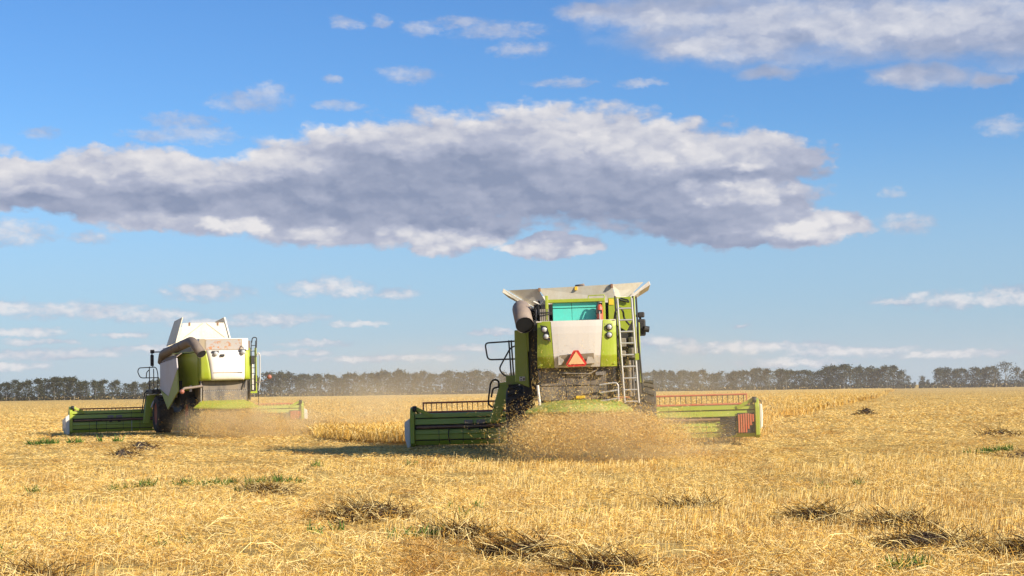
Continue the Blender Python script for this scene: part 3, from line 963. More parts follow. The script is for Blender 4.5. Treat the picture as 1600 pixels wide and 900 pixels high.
def header(parent, y0, reel_z, reel_r, reel_y, style):
    """nine metre grain header: trough, back panels, end frames, shields, shaft and reel"""
    W = 4.4
    f = MB()
    f.box(-W, W, y0 + 0.09, y0 + 0.13, 0.10, 0.84)                                  # back wall of the trough
    f.slab([(-W, y0 + .13, .12), (W, y0 + .13, .12), (W, y0 + 1.1, .07), (-W, y0 + 1.1, .07)], (0, 0, .03))
    f.box(-W, W, y0 - 0.02, y0 + 0.09, 0.485, 0.505)
    h = f.build('header', BLACK, parent)
    # upper strips and lower panels of the back, folded sheet, each its own piece
    def sheet(xa, xb, prof, name):
        a = [(xa, y0 + y, z) for y, z in prof] + [(xa, y0 + y + .014, z - .004) for y, z in reversed(prof)]
        b = [(xb, y0 + y, z) for y, z in prof] + [(xb, y0 + y + .014, z - .004) for y, z in reversed(prof)]
        mb = MB()
        n = len(prof)
        va, vb = a, b
        m = len(va)
        mb.add(va + vb, [(i, (i + 1) % m, m + (i + 1) % m, m + i) for i in range(m)])
        for i in range(n - 1):
            mb.add([va[i], va[i + 1], va[m - 2 - i], va[m - 1 - i]], [(0, 1, 2, 3)])
            mb.add([vb[i], vb[i + 1], vb[m - 2 - i], vb[m - 1 - i]], [(3, 2, 1, 0)])
        return mb.build(name, LIME, h)
    n_up = 4
    for i in range(n_up):
        xa, xb = -W + 2 * W * i / n_up + .006, -W + 2 * W * (i + 1) / n_up - .006
        sheet(xa, xb, [(.05, .875), (0.0, .865), (-.01, .765), (.035, .755)], 'rail_panel')
        sheet(xa, xb, [(.05, .735), (.0, .725), (-.025, .59), (.05, .575)], 'upper_panel')
    n_lo = 14
    for i in range(n_lo):
        xa, xb = -W + 2 * W * i / n_lo + .007, -W + 2 * W * (i + 1) / n_lo - .007
        sheet(xa, xb, [(.05, .46), (.0, .45), (-.035, .34), (-.01, .315), (-.01, .20), (.03, .19)], 'back_panel')
        sheet(xa, xb, [(.035, .165), (.0, .16), (.05, .06), (.09, .05)], 'skirt_panel')
    f = MB()
    f.tube([(-W + .05, y0 - .06, .515), (-0.6, y0 - .06, .515)], .032, 8)
    f.build('drive_shaft', RUSTY, h)
    f = MB()
    f.tube([(0.6, y0 - .06, .515), (W - .9, y0 - .06, .515)], .032, 8)
    f.build('drive_shaft', RUSTY, h)
    for xx in (-3.1, -2.78):
        MB().box(xx, xx + .22, y0 - .09, y0 - .03, .575, .68).build('hydraulic_block', STEEL, h, 0.012)
        MB().box(xx + .06, xx + .16, y0 - .10, y0 - .04, .43, .48).build('bracket', BLACK, h)
    MB().tube([(-2.2, y0 - .05, .47), (-2.2, y0 - .06, .05)], .012, 6).build('support_rod', ALU, h)
    for xx, zz in ((-3.5, .3), (-1.2, .3), (2.0, .35)):
        MB().tube(arc([(xx, y0 - .03, .47), (xx - .03, y0 - .07, .3), (xx + .02, y0 - .04, .08)], .1), .014, 6).build('hose', BLACK, h)
    # end frames, shields, dividers
    for s in (-1, 1):
        e = MB()
        prof = [(-.12, .10), (-.12, .82), (-.02, 1.02), (.16, 1.05), (.32, .88), (1.25, .34), (1.3, .06), (.0, .02)]
        a = [(s * W, y0 + y, z) for y, z in prof]
        b = [(s * (W + .11), y0 + y, z) for y, z in prof]
        e.hexa(a if s < 0 else b, b if s < 0 else a)
        e.build('end_frame', LIME, h, 0.012)
        MB().bar((s * (W - .02), y0 - .05, 1.02), (s * (W - .46), y0 - .0, .80), .07, .09).build('reel_brace', LIME, h, .01)
        MB().bar((s * (W - .06), y0 + .05, .98), (s * (W - .06), reel_y, reel_z), .07, .10).build('reel_arm', LIME, h, .01)
        MB().lathe([(0.01, -.05), (.075, -.05), (.075, .05), (.01, .05)], (s * (W - .01), y0 - .06, 1.0), 12).build('pivot', BLACK, h)
        x0, x1 = s * (W + .112), s * (W + (.26 if s < 0 or style == 'far' else .20))
        if s < 0 or style == 'far':
            pr = [(x1, .66), (x0, .76), (x0, .02), ((x0 + x1) / 2, -.02), (x1, .25)]
        else:
            pr = [(x0, .90), (x0 + .07, .88), (x1, .62), (x1 - .02, .30), (x0, .24)]
        a = [(x, y0 - .10, z) for x, z in pr]
        b = [(x - s * .05, y0 + 1.5, z * .8) for x, z in pr]
        mb = MB().hexa(a, b)
        mb.build('end_shield', WHITE, h, 0.02)
        MB().tube([(s * (W + .08), y0 + 1.2, .35), (s * (W + .1), y0 + 2.3, .12)], [.16, .03], 8).build('crop_divider', LIME, h)
    # drive and red guard at the right end
    for i in range(7):
        MB().box(W - .44 + i * .06, W - .40 + i * .06, y0 - .16, y0 - .045, (.17 + max(0, i - 3) * .09), .66 - .01 * abs(i - 3)).build('guard_rib', RED, h)
    MB().box(W - .46, W - .02, y0 - .045, y0 - .035, .15, .67).build('guard_plate', BLACK, h)
    g = MB()
    for i in range(9):
        zz = .14 + i * .055
        g.tube([(W - .5, y0 - .08, zz), (W - .66 - .08 * random.random(), y0 - .12, zz - .05), (W - .74 - .22 * random.random(), y0 - .06, zz - .07)], .028, 6)
    g.build('drive_chain', BLACK, h)
    MB().tube(arc([(W + .02, y0, .9), (W + .06, y0 - .02, 1.0), (W + .16, y0 - .02, .98), (W + .18, y0, .84)], .06), .012, 6).build('hose', BLACK, h)
    # intake screw
    MB().tube([(-W, y0 + .55, .38), (W, y0 + .55, .38)], .17, 14).build('intake_screw', STEEL, h)
    # reel
    bar_angles = [R((90 if style == 'near' else 75) + 60 * i) for i in range(6)]
    MB().tube([(-W + .05, reel_y, reel_z), (W - .05, reel_y, reel_z)], .05, 8).build('reel_axle', RED, h)
    for xx in (-W + .12, -1.65, 1.65, W - .12):
        for a in bar_angles:
            MB().bar((xx, reel_y, reel_z), (xx, reel_y - math.cos(a) * reel_r, reel_z + math.sin(a) * reel_r), .035, .06).build('reel_spoke', RED, h)
    tine_mesh = None
    for i, a in enumerate(bar_angles):
        by, bz = reel_y - math.cos(a) * reel_r, reel_z + math.sin(a) * reel_r
        MB().tube([(-W + .1, by, bz), (W - .1, by, bz)], .024, 8).build('reel_bar', RED, h)
        if i in (0, 1):
            for k in range(62):
                xx = -W + .2 + k * (2 * W - .4) / 61
                if tine_mesh is None:
                    o = MB().tube([(0, 0, 0), (0, -.015, -.13), (0, .02, -.24)], [.012, .010, .006], 5).build('tine', BLACK, h)
                    tine_mesh = o
                else:
                    o = copy_part(tine_mesh, h)
                o.location = (xx, by, bz)
        else:
            t = MB()
            for k in range(62):
                xx = -W + .2 + k * (2 * W - .4) / 61
                t.tube([(xx, by, bz), (xx, by - .015, bz - .13), (xx, by + .02, bz - .24)], [.010, .008, .005], 4, False)
            t.build('tine_row', BLACK, h)['kind'] = 'stuff'
    return h


def ladder(parent, bot, top, width, rungs, mat, name='ladder', r=.022):
    b0, t0 = Vector(bot), Vector(top)
    wv = Vector((width, 0, 0))
    m = MB()
    m.tube([b0, t0], r, 8)
    m.tube([b0 + wv, t0 + wv], r, 8)
    l = m.build(name, mat, parent)
    first = None
    for i in range(rungs):
        p = b0 + (t0 - b0) * ((i + .12) / rungs)
        if first is None:
            first = MB().tube([(0, 0, 0), tuple(wv)], r * .9, 8).build('rung', mat, l)
            first.location = p
        else:
            copy_part(first, l, p)
    return l


def rail(parent, paths, mat, name='hand_rail', r=.02):
    m = MB()
    for p in paths:
        m.tube(arc(p, .1), r, 8)
    return m.build(name, mat, parent)


def cab(parent, y0, y1, hw, z0, z1):
    c = MB()
    for sx in (-1, 1):
        for yy in (y0, y1):
            c.box(sx * hw - .05, sx * hw + .05, yy - .05, yy + .05, z0, z1)
    c.box(-hw, hw, y0, y1, z0 - .08, z0)
    co_ = c.build('cab', BLACK, parent)
    MB().box(-hw - .08, hw + .08, y0 - .1, y1 + .2, z1, z1 + .16).build('cab_roof', WHITE, co_, .05)
    for sx in (-1, 1):
        MB().box(sx * hw - .012, sx * hw + .012, y0 + .052, y1 - .052, z0 + .01, z1 - .01).build('window', GLASS, co_)
    MB().box(-hw + .052, hw - .052, y1 - .012, y1 + .012, z0 + .01, z1 - .01).build('window', GLASS, co_)
    MB().box(-hw + .052, hw - .052, y0 - .012, y0 + .012, z0 + .01, z1 - .01).build('rear_wall', BLACK, co_)
    return co_


def loft(sections):
    """sections: list of equal length point lists"""
    m = MB()
    n = len(sections[0])
    vs = [p for s in sections for p in s]
    fs = [(i * n + j, i * n + j + 1, (i + 1) * n + j + 1, (i + 1) * n + j) for i in range(len(sections) - 1) for j in range(n - 1)]
    return m.add(vs, fs)


def solidify(o, t):
    s = o.modifiers.new('thickness', 'SOLIDIFY')
    s.thickness, s.offset = t, 0
    return o


# --- the nearer machine
def near_harvester():
    root = link('combine_harvester', None)
    root.location = (1.379, 36, 0)
    root.rotation_euler = Euler((0, R(-0.8), R(-3.5)), 'XYZ')
    tag(root, 'nearer green combine harvester with wide flared tank flaps, teal engine panel and orange triangle', 'combine harvester', 'combine harvesters cutting the field')
    # rear hood: z 1.88 - 2.87
    def hood_y(x, z):
        y = 0.0 + 0.10 * (abs(x - .03) / .86) ** 4
        y += 0.10 * max(0, (2.11 - z) / .22) + 0.04 * max(0, (z - 2.6) / .27) ** 2
        return y
    zs = [1.875, 1.98, 2.09, 2.12, 2.35, 2.6, 2.75, 2.83, 2.875]
    def edge_left(z):
        return -.46 - .055 * (z - 1.88) / .99
    def edge_right(z):
        return .53 + .085 * (z - 1.88) / .99
    def strip(fa, fb, n, name, mat, dy=0.0):
        secs = []
        for i in range(n + 1):
            t = i / n
            secs.append([((fa(z) * (1 - t) + fb(z) * t), hood_y(fa(z) * (1 - t) + fb(z) * t, z) + dy, z) for z in zs])
        o = loft(secs).build(name, mat, root)
        for p in o.data.polygons:
            p.use_smooth = False
        return solidify(o, .03)
    strip(lambda z: edge_left(z) + .006, lambda z: edge_right(z) - .006, 8, 'hood_panel', CREAM)
    strip(lambda z: -.83 + .03 * (z - 1.88), lambda z: edge_left(z) - .004, 5, 'hood_side', LIME)
    strip(lambda z: edge_right(z) + .004, lambda z: .89, 5, 'hood_side', LIME)
    body = MB()
    body.box(-.80, .86, .12, 2.6, 1.9, 2.86)
    body.build('hood_body', LIME, root, .03)
    MB().box(-.83, .89, .08, 2.6, 2.862, 2.885).build('hood_cover', TANK, root)
    # left lamp pocket and lamps
    MB().slab([(-.75, .04, 2.80), (-.60, .02, 2.77), (-.555, .0, 2.62), (-.52, -.01, 2.42), (-.60, .0, 2.48), (-.66, .02, 2.60)], (0, -.03, 0)).build('lamp_pocket', BLACK, root)
    MB().slab([(.64, .035, 2.80), (.82, .07, 2.80), (.82, .07, 2.44), (.70, .045, 2.44)], (0, -.012, 0)).build('lamp_pocket', LIME_DULL, root, .01)
    for x, z, y in ((-.655, 2.70, -.02), (-.62, 2.545, -.03), (.75, 2.715, .02), (.745, 2.545, .02)):
        l = MB().lathe([(.005, -.05), (.045, -.045), (.058, -.02), (.06, .05)], (x, y, z), 16, 'Y').build('tail_lamp', LENS, root)
        MB().lathe([(.06, -.03), (.072, -.03), (.072, .05)], (x, y, z), 16, 'Y').build('lamp_rim', BLACK, l)
    # recess with triangle
    MB().slab([(-.345, -.03, 2.135), (.40, -.03, 2.165), (.40, .055, 1.915), (-.40, .055, 1.905)], (0, -.016, 0)).build('number_recess', TAUPE, root)
    MB().slab([(-.37, -.052, 2.12), (-.24, -.052, 2.03), (-.31, -.01, 1.93), (-.37, .0, 1.92)], (0, -.02, 0)).build('recess_trim', WHITE, root)
    MB().slab([(.27, -.05, 2.09), (.36, -.05, 2.08), (.44, .0, 1.95), (.22, .015, 1.935)], (0, -.02, 0)).build('recess_trim', WHITE, root)
    tri = MB().slab([(-.035, -.10, 2.23), (.07, -.10, 2.23), (.245, -.08, 1.945), (.205, -.075, 1.885), (-.165, -.075, 1.88), (-.205, -.08, 1.935)], (0, .012, 0)).build('warning_triangle', REFLECT_RED, root)
    MB().slab([(.018, -.113, 2.205), (.195, -.092, 1.935), (-.16, -.092, 1.932)], (0, .01, 0)).build('reflector', REFLECT_ORANGE, tri)
    # engine bay
    MB().box(-.95, 1.25, 1.6, 2.55, 2.6, 3.33).build('engine_block', BLACK, root)
    MB().box(-.66, .67, 1.12, 1.30, 3.335, 3.41).build('engine_beam', LIME, root, .01)
    MB().box(-.665, -.60, 1.10, 1.3, 2.95, 3.5).build('engine_post', LIME, root, .01)
    MB().box(.60, .672, 1.121, 1.3, 2.89, 3.33).build('engine_post', LIME, root, .01)
    for xa, xb in ((-.505, -.085), (-.077, .505)):
        MB().box(xa, xb, 1.20, 1.23, 3.215, 3.33).build('engine_panel', TEAL, root, .008)
        MB().box(xa, xb, 1.195, 1.23, 2.90, 3.20).build('engine_panel', TEAL, root, .008)
    MB().box(-.51, .51, 1.23, 1.24, 2.9, 3.33).build('panel_backing', BLACK, root)
    r_ = MB()
    for i in range(5):
        r_.box(-.79 + i * .042, -.76 + i * .042, 1.10, 1.3, 2.88, 3.2)
    r_.build('cooler', STEEL, root)
    for i, zz in enumerate((3.12, 3.09)):
        MB().tube([(-.80, 1.08, zz - .04 * i), (-.5, 1.10, zz)], .012, 6).build('pipe', BLACK, root)
    ex = MB().tube([(.545, 1.08, 2.90), (.545, 1.08, 3.16), (.545, 1.08, 3.24), (.545, 1.08, 3.27)], [.075, .075, .055, .03], 14).build('fire_extinguisher', EXTING, root)
    MB().tube(arc([(.545, 1.06, 3.27), (.53, 1.02, 3.34), (.48, 1.0, 3.18), (.47, 1.0, 3.05)], .05), .018, 6).build('extinguisher_hose', BLACK, ex)
    MB().box(.50, .60, 1.0, 1.06, 3.06, 3.14).build('extinguisher_strap', BLACK, ex)
    rail(root, [[(.545, .95, 2.88), (.545, .95, 3.10)]], ALU, 'lever', .012)
    rail(root, [[(.3, 1.15, 3.41), (.3, 1.15, 3.47), (.66, 1.15, 3.48), (.66, 1.15, 3.41)]], LIME, 'grab_rail', .012)
    # right hand engine side panel
    MB().slab([(.735, 1.5, 3.43), (1.265, 1.5, 3.44), (1.275, 1.5, 2.92), (1.13, 1.5, 2.66), (.95, 1.5, 2.78), (.735, 1.5, 2.9)], (0, .04, 0)).build('engine_side_panel', LIME, root, .01)
    MB().box(.755, .86, 1.485, 1.499, 3.27, 3.40).build('sticker', YELLOW, root)
    rail(root, [[(1.02, 1.47, 3.41), (1.19, 1.45, 3.36), (1.21, 1.45, 3.31), (1.0, 1.45, 3.37), (1.02, 1.47, 3.41)]], BLACK, 'door_handle', .018)
    rail(root, [[(.86, 1.3, 2.9), (.9, 1.25, 3.13), (1.0, 1.25, 3.2), (1.07, 1.25, 3.10), (1.08, 1.3, 2.95), (1.2, 1.4, 2.8)]], BLACK, 'hose', .022)
    # right side frame: dark uprights, ladder
    for xa, y in ((.93, .72), (1.32, .9), (1.40, 1.1)):
        MB().tube([(xa - .035, y, 3.42), (xa - .01, y, 2.4), (xa + .05, y, 1.3)], .022, 6).build('upright', BLACK, root)
    ladder(root, (1.035, .6, 1.06), (.945, .6, 3.36), .31, 9, ALU)
    MB().box(1.30, 1.38, .565, .59, 2.0, 2.14).build('tag_plate', LIME, root)
    MB().box(.98, 1.40, 1.2, 2.4, 1.75, 2.62).build('side_machinery', BLACK, root, .02)
    for i, (xa, za, xb, zb) in enumerate(((1.0, 2.5, 1.12, 2.3), (1.17, 2.52, 1.33, 2.35), (1.0, 2.22, 1.1, 2.08), (1.16, 2.28, 1.36, 2.05))):
        MB().box(xa, xb, 1.08, 1.2, zb, za).build('filter_housing', STEEL, root, .02)
    MB().tube([(1.18, 1.12, 1.2), (1.18, 1.12, 2.0)], .09, 10).build('reservoir', STEEL, root)
    MB().tube([(1.34, 1.0, 1.2), (1.31, 1.0, 3.42)], .03, 6).build('upright', LIME_DULL, root)
    # grain tank, side panels and body
    MB().box(-1.30, 1.30, 2.6, 5.6, 1.2, 3.30).build('tank_wall', BLACK, root, .02)
    MB().slab([(-1.46, 2.55, 2.80), (-1.17, 2.55, 2.80), (-1.14, 2.55, 1.46), (-1.47, 2.55, 1.60)], (0, .04, 0)).build('side_panel', LIME, root, .02)
    MB().slab([(-1.45, 2.56, 2.8), (-1.45, 5.6, 2.85), (-1.45, 5.6, 1.75), (-1.45, 2.56, 1.6)], (.04, 0, 0)).build('side_panel', LIME, root, .02)
    MB().slab([(1.45, 2.56, 2.9), (1.45, 5.6, 2.9), (1.45, 5.6, 1.6), (1.45, 2.56, 1.5)], (-.04, 0, 0)).build('side_panel', LIME, root, .02)
    MB().box(-1.165, -1.13, 2.50, 2.56, 2.30, 2.80).build('panel_edge', LIME, root)
    st = MB().box(-1.37, -1.24, 2.53, 2.549, 1.62, 1.72).build('sticker', WHITE, root)
    for i, (a, b) in enumerate(((0, 0), (1, 1), (0, 2), (1, 0))):
        MB().box(-1.35 + a * .06, -1.31 + a * .06, 2.524, 2.53, 1.635 + b * .028, 1.655 + b * .028).build('printed_mark', BLACK, st)
    # flared flaps
    zf, yr = 3.30, 2.75
    bl, br, tl, tr = -.95, .93, -.94, .83
    yt = yr - .12
    rf = MB().slab([(-.62, yr, 3.27), (bl + .36, yr - .02, 3.36), (tl + .06, yt, 3.755), (tr, yt, 3.80), (br - .01, yr, 3.46), (.55, yr, 3.30)], (0, .025, 0)).build('tank_flap', TANK, root)
    MB().slab([(-.62, yr, 3.27), (-.885, yt, 3.752), (-1.60, yt + .15, 3.745), (-.98, yr + .1, 3.33)], (0, .02, 0)).build('corner_gusset', TANK, root)
    MB().slab([(.55, yr, 3.27), (.935, yr, 3.46), (.835, yt, 3.80), (1.57, yt + .15, 3.84), (1.20, yr + .1, 3.48)], (0, .02, 0)).build('corner_gusset', TANK, root)
    for s, zb, zt, xt in ((-1, 3.34, 3.79, 1.70), (1, 3.46, 3.86, 1.70)):
        xb = 1.02 if s < 0 else 1.16
        a = [(s * xb, yr + .02, zb), (s * xt, yt + .12, zt), (s * (xt + .03), yt + .12, zt - .09), (s * (xt - .22), yt + .14, zt - .235), (s * xb, yr + .02, zb - .10)]
        b = [(p[0], p[1] + (1.9 + (.3 if i in (1, 2, 3) else 0)), p[2]) for i, p in enumerate(a)]
        MB().hexa(a, b).build('tank_flap', WHITE if s > 0 else TANK, root, .006)
    MB().slab([(-.9, 4.9, 3.3), (.9, 4.9, 3.3), (1.5, 5.2, 3.74), (-1.5, 5.2, 3.72)], (0, .025, 0)).build('tank_flap', TANK, root)
    for x, y, z in ((-.85, yt - .02, 3.73), (.83, yt - .02, 3.77), (-.90, yr - .06, 3.42), (.92, yr - .06, 3.47)):
        MB().box(x - .03, x + .03, y - .02, y + .03, z - .05, z + .04).build('hinge', RUSTY, root, .008)
    MB().box(-.03, .03, yt - .005, yt + .02, 3.69, 3.775).build('sticker', YELLOW, root)
    MB().tube([(-.02, 3.6, 3.5), (.03, 3.4, 3.82), (.16, 3.35, 3.84), (.2, 3.3, 3.76)], [.1, .08, .05, .02], 8).build('filling_auger', TUBE, root)
    # unloading tube
    path = arc([(-1.25, 5.2, 3.05), (-1.24, 1.55, 3.27), (-1.13, .93, 2.86)], .42, 7)
    t = MB().tube(path, .195, 18, False)
    u = solidify(t.build('unloading_tube', TUBE, root), .018)
    e0, e1 = path[-2], path[-1]
    d = (e1 - e0).normalized()
    MB().tube([e1 - d * .02, e1 + d * .03], .205, 18, False).build('tube_lip', TUBE, u)
    MB().tube([e1 + d * .005, e1 + d * .02], .195, 18).build('mouth_shade_disc', MOUTH_SHADE, u)  # solid black disc across the mouth, standing in for the shade within
    for p in ((-.98, 1.6, 3.1), (-.93, 1.5, 3.22), (-1.0, 1.4, 2.98), (-.86, 1.4, 3.3)):
        MB().tube(arc([p, (p[0] + .05, p[1] - .1, p[2] + .12), (p[0] + .1, p[1], p[2] - .25)], .06), .016, 6).build('hydraulic_hose', BLACK, root)
    MB().tube([(-.9, 1.35, 2.9), (-.87, 1.3, 3.2)], .014, 6).build('hydraulic_pipe', ALU, root)
    MB().tube([(-.93, 1.2, 3.38), (-.78, 1.2, 3.31), (-.70, 1.2, 3.4)], .02, 6).build('hydraulic_pipe', WHITE, root)
    MB().box(-.94, -.84, 1.0, 1.2, 2.7, 2.95).build('valve_block', BLACK, root, .02)
    # platform, rail, steps
    MB().box(-1.85, -1.2, 5.0, 6.4, 1.55, 1.78).build('platform', LIME_DULL, root, .02)
    rail(root, [[(-1.50, 5.5, 2.64), (-2.38, 5.5, 2.61), (-2.32, 5.5, 2.19), (-1.5, 5.5, 2.19)],
                [(-1.5, 5.5, 2.55), (-1.74, 5.5, 2.48), (-2.05, 5.5, 1.95), (-1.9, 5.5, 1.76), (-1.6, 5.5, 1.77)],
                [(-1.78, 5.5, 2.66), (-1.74, 5.5, 1.72)], [(-1.72, 5.5, 2.66), (-1.68, 5.5, 1.72)]], RAIL)
    MB().hexa([(-2.04, 5.4, 1.56), (-1.72, 5.4, 1.56), (-2.08, 5.4, .62), (-2.33, 5.4, .62)], [(-2.04, 5.6, 1.56), (-1.72, 5.6, 1.56), (-2.08, 5.6, .62), (-2.33, 5.6, .62)]).build('access_step', LIME, root, .02)
    MB().bar((-2.03, 5.5, 1.55), (-1.6, 5.5, 1.62), .2, .10).build('step_bracket', LIME, root, .01)
    rail(root, [[(-2.18, 5.4, .98), (-2.34, 5.4, 1.08), (-2.26, 5.4, 1.60), (-2.18, 5.4, 1.70), (-2.05, 5.4, 1.66), (-2.06, 5.4, 1.5)],
                [(-2.25, 5.4, 1.25), (-2.2, 5.4, 1.48), (-2.05, 5.4, 1.5)]], BLACK, 'grab_rail', .022)
    rail(root, [[(-1.80, 5.3, 1.3), (-1.7, 5.3, 1.42), (-1.5, 5.3, 1.5)]], ALU, 'fender_rim', .02)
    # mirrors
    a = rail(root, [[(1.35, 6.4, 3.2), (1.52, 6.5, 3.24), (1.56, 6.5, 2.85)]], BLACK, 'mirror_arm', .03)
    MB().box(1.46, 1.66, 6.42, 6.52, 2.70, 3.13).build('mirror', BLACK, a, .04)
    MB().box(1.47, 1.64, 6.40, 6.52, 3.17, 3.31).build('mirror', BLACK, a, .03)
    MB().tube([(1.62, 6.4, 2.88), (1.74, 6.42, 2.86)], .08, 10).build('work_lamp', BLACK, a)
    MB().box(-1.62, -1.47, 6.3, 6.4, 2.62, 2.85).build('mirror', BLACK, root, .02)
    cab(root, 5.75, 7.05, .8, 1.9, 3.15)
    MB().hexa([(-.6, 5.6, .9), (.6, 5.6, .9), (.6, 5.6, 1.6), (-.6, 5.6, 1.6)], [(-.65, 7.25, .25), (.65, 7.25, .25), (.65, 7.25, .82), (-.65, 7.25, .82)]).build('feeder_house', LIME, root)
    # rear outlet, chopper and spreader hood
    MB().box(-.80, .86, .30, 2.6, .75, 1.88).build('rear_body', SMOKED, root)
    for i, (xa, xb) in enumerate(((-.79, -.24), (-.23, .30), (.31, .85))):
        MB().box(xa, xb, .255, .295, 1.16, 1.46).build('rear_panel', SMOKED, root, .01)
        MB().box(xa, xb, .262, .295, 1.475, 1.80).build('rear_panel', SMOKED, root, .01)
    for x in (-.80, .83):
        MB().box(x - .03, x + .03, .18, .30, 1.05, 1.87).build('rear_post', BLACK, root)
    MB().tube([(-.35, .2, 1.75), (.3, .18, 1.72), (.5, .2, 1.84)], .018, 6).build('actuator_rod', STEEL, root)
    MB().box(.42, .6, .15, .26, 1.68, 1.76).build('actuator', STEEL, root, .01)
    MB().box(-.02, .18, .12, .25, 1.19, 1.25).build('warning_lamp', YELLOW, root, .01)
    MB().tube([(-.80, .1, 1.05), (-.84, .12, 1.5)], .03, 8).build('rear_post', WHITE, root)
    rail(root, [[(.9, .05, 1.12), (.9, .05, 1.52), (.5, .05, 1.47)], [(.9, .05, 1.35), (.5, .05, 1.30)], [(.9, .05, 1.17), (.5, .05, 1.12)]], ALU, 'guard_rail', .02)
    secs = []
    for i in range(13):
        t = i / 12
        x_top, x_bot = -.78 + 1.72 * t, -1.10 + 2.30 * t
        bulge = math.sin(math.pi * t)
        secs.append([(x_top, .25 - .12 * bulge, 1.155 - .06 * abs(2 * t - 1) ** 3), (x_bot * .97 + .0, -.12 - .38 * bulge, 1.06 - .10 * abs(2 * t - 1) ** 2), (x_bot, -.18 - .46 * bulge, .92), (x_bot, -.17 - .44 * bulge, .885)])
    solidify(loft(secs).build('spreader_hood', LIME_DULL, root), .02)
    MB().box(-.78, .85, .1, .9, .55, .95).build('chopper_box', BLACK, root)
    for x in (-.4, .48):
        MB().lathe([(.02, -.04), (.36, -.04), (.36, .02), (.02, .02)], (x, .0, .72), 18, 'Z').build('spreader_disc', STEEL, root)
    MB().box(-1.15, 1.2, 1.75, 2.0, .45, .6).build('rear_axle', BLACK, root)
    MB().box(-1.3, 1.3, 4.9, 5.2, .6, .85).build('front_axle', BLACK, root)
    for s in (-1, 1):
        wheel(root, s * 1.2, 1.88, .58, .42)
        wheel(root, s * 1.50, 4.7, .78, .62)
    header(root, 7.2, .64, .50, 8.2, 'near')
    return root


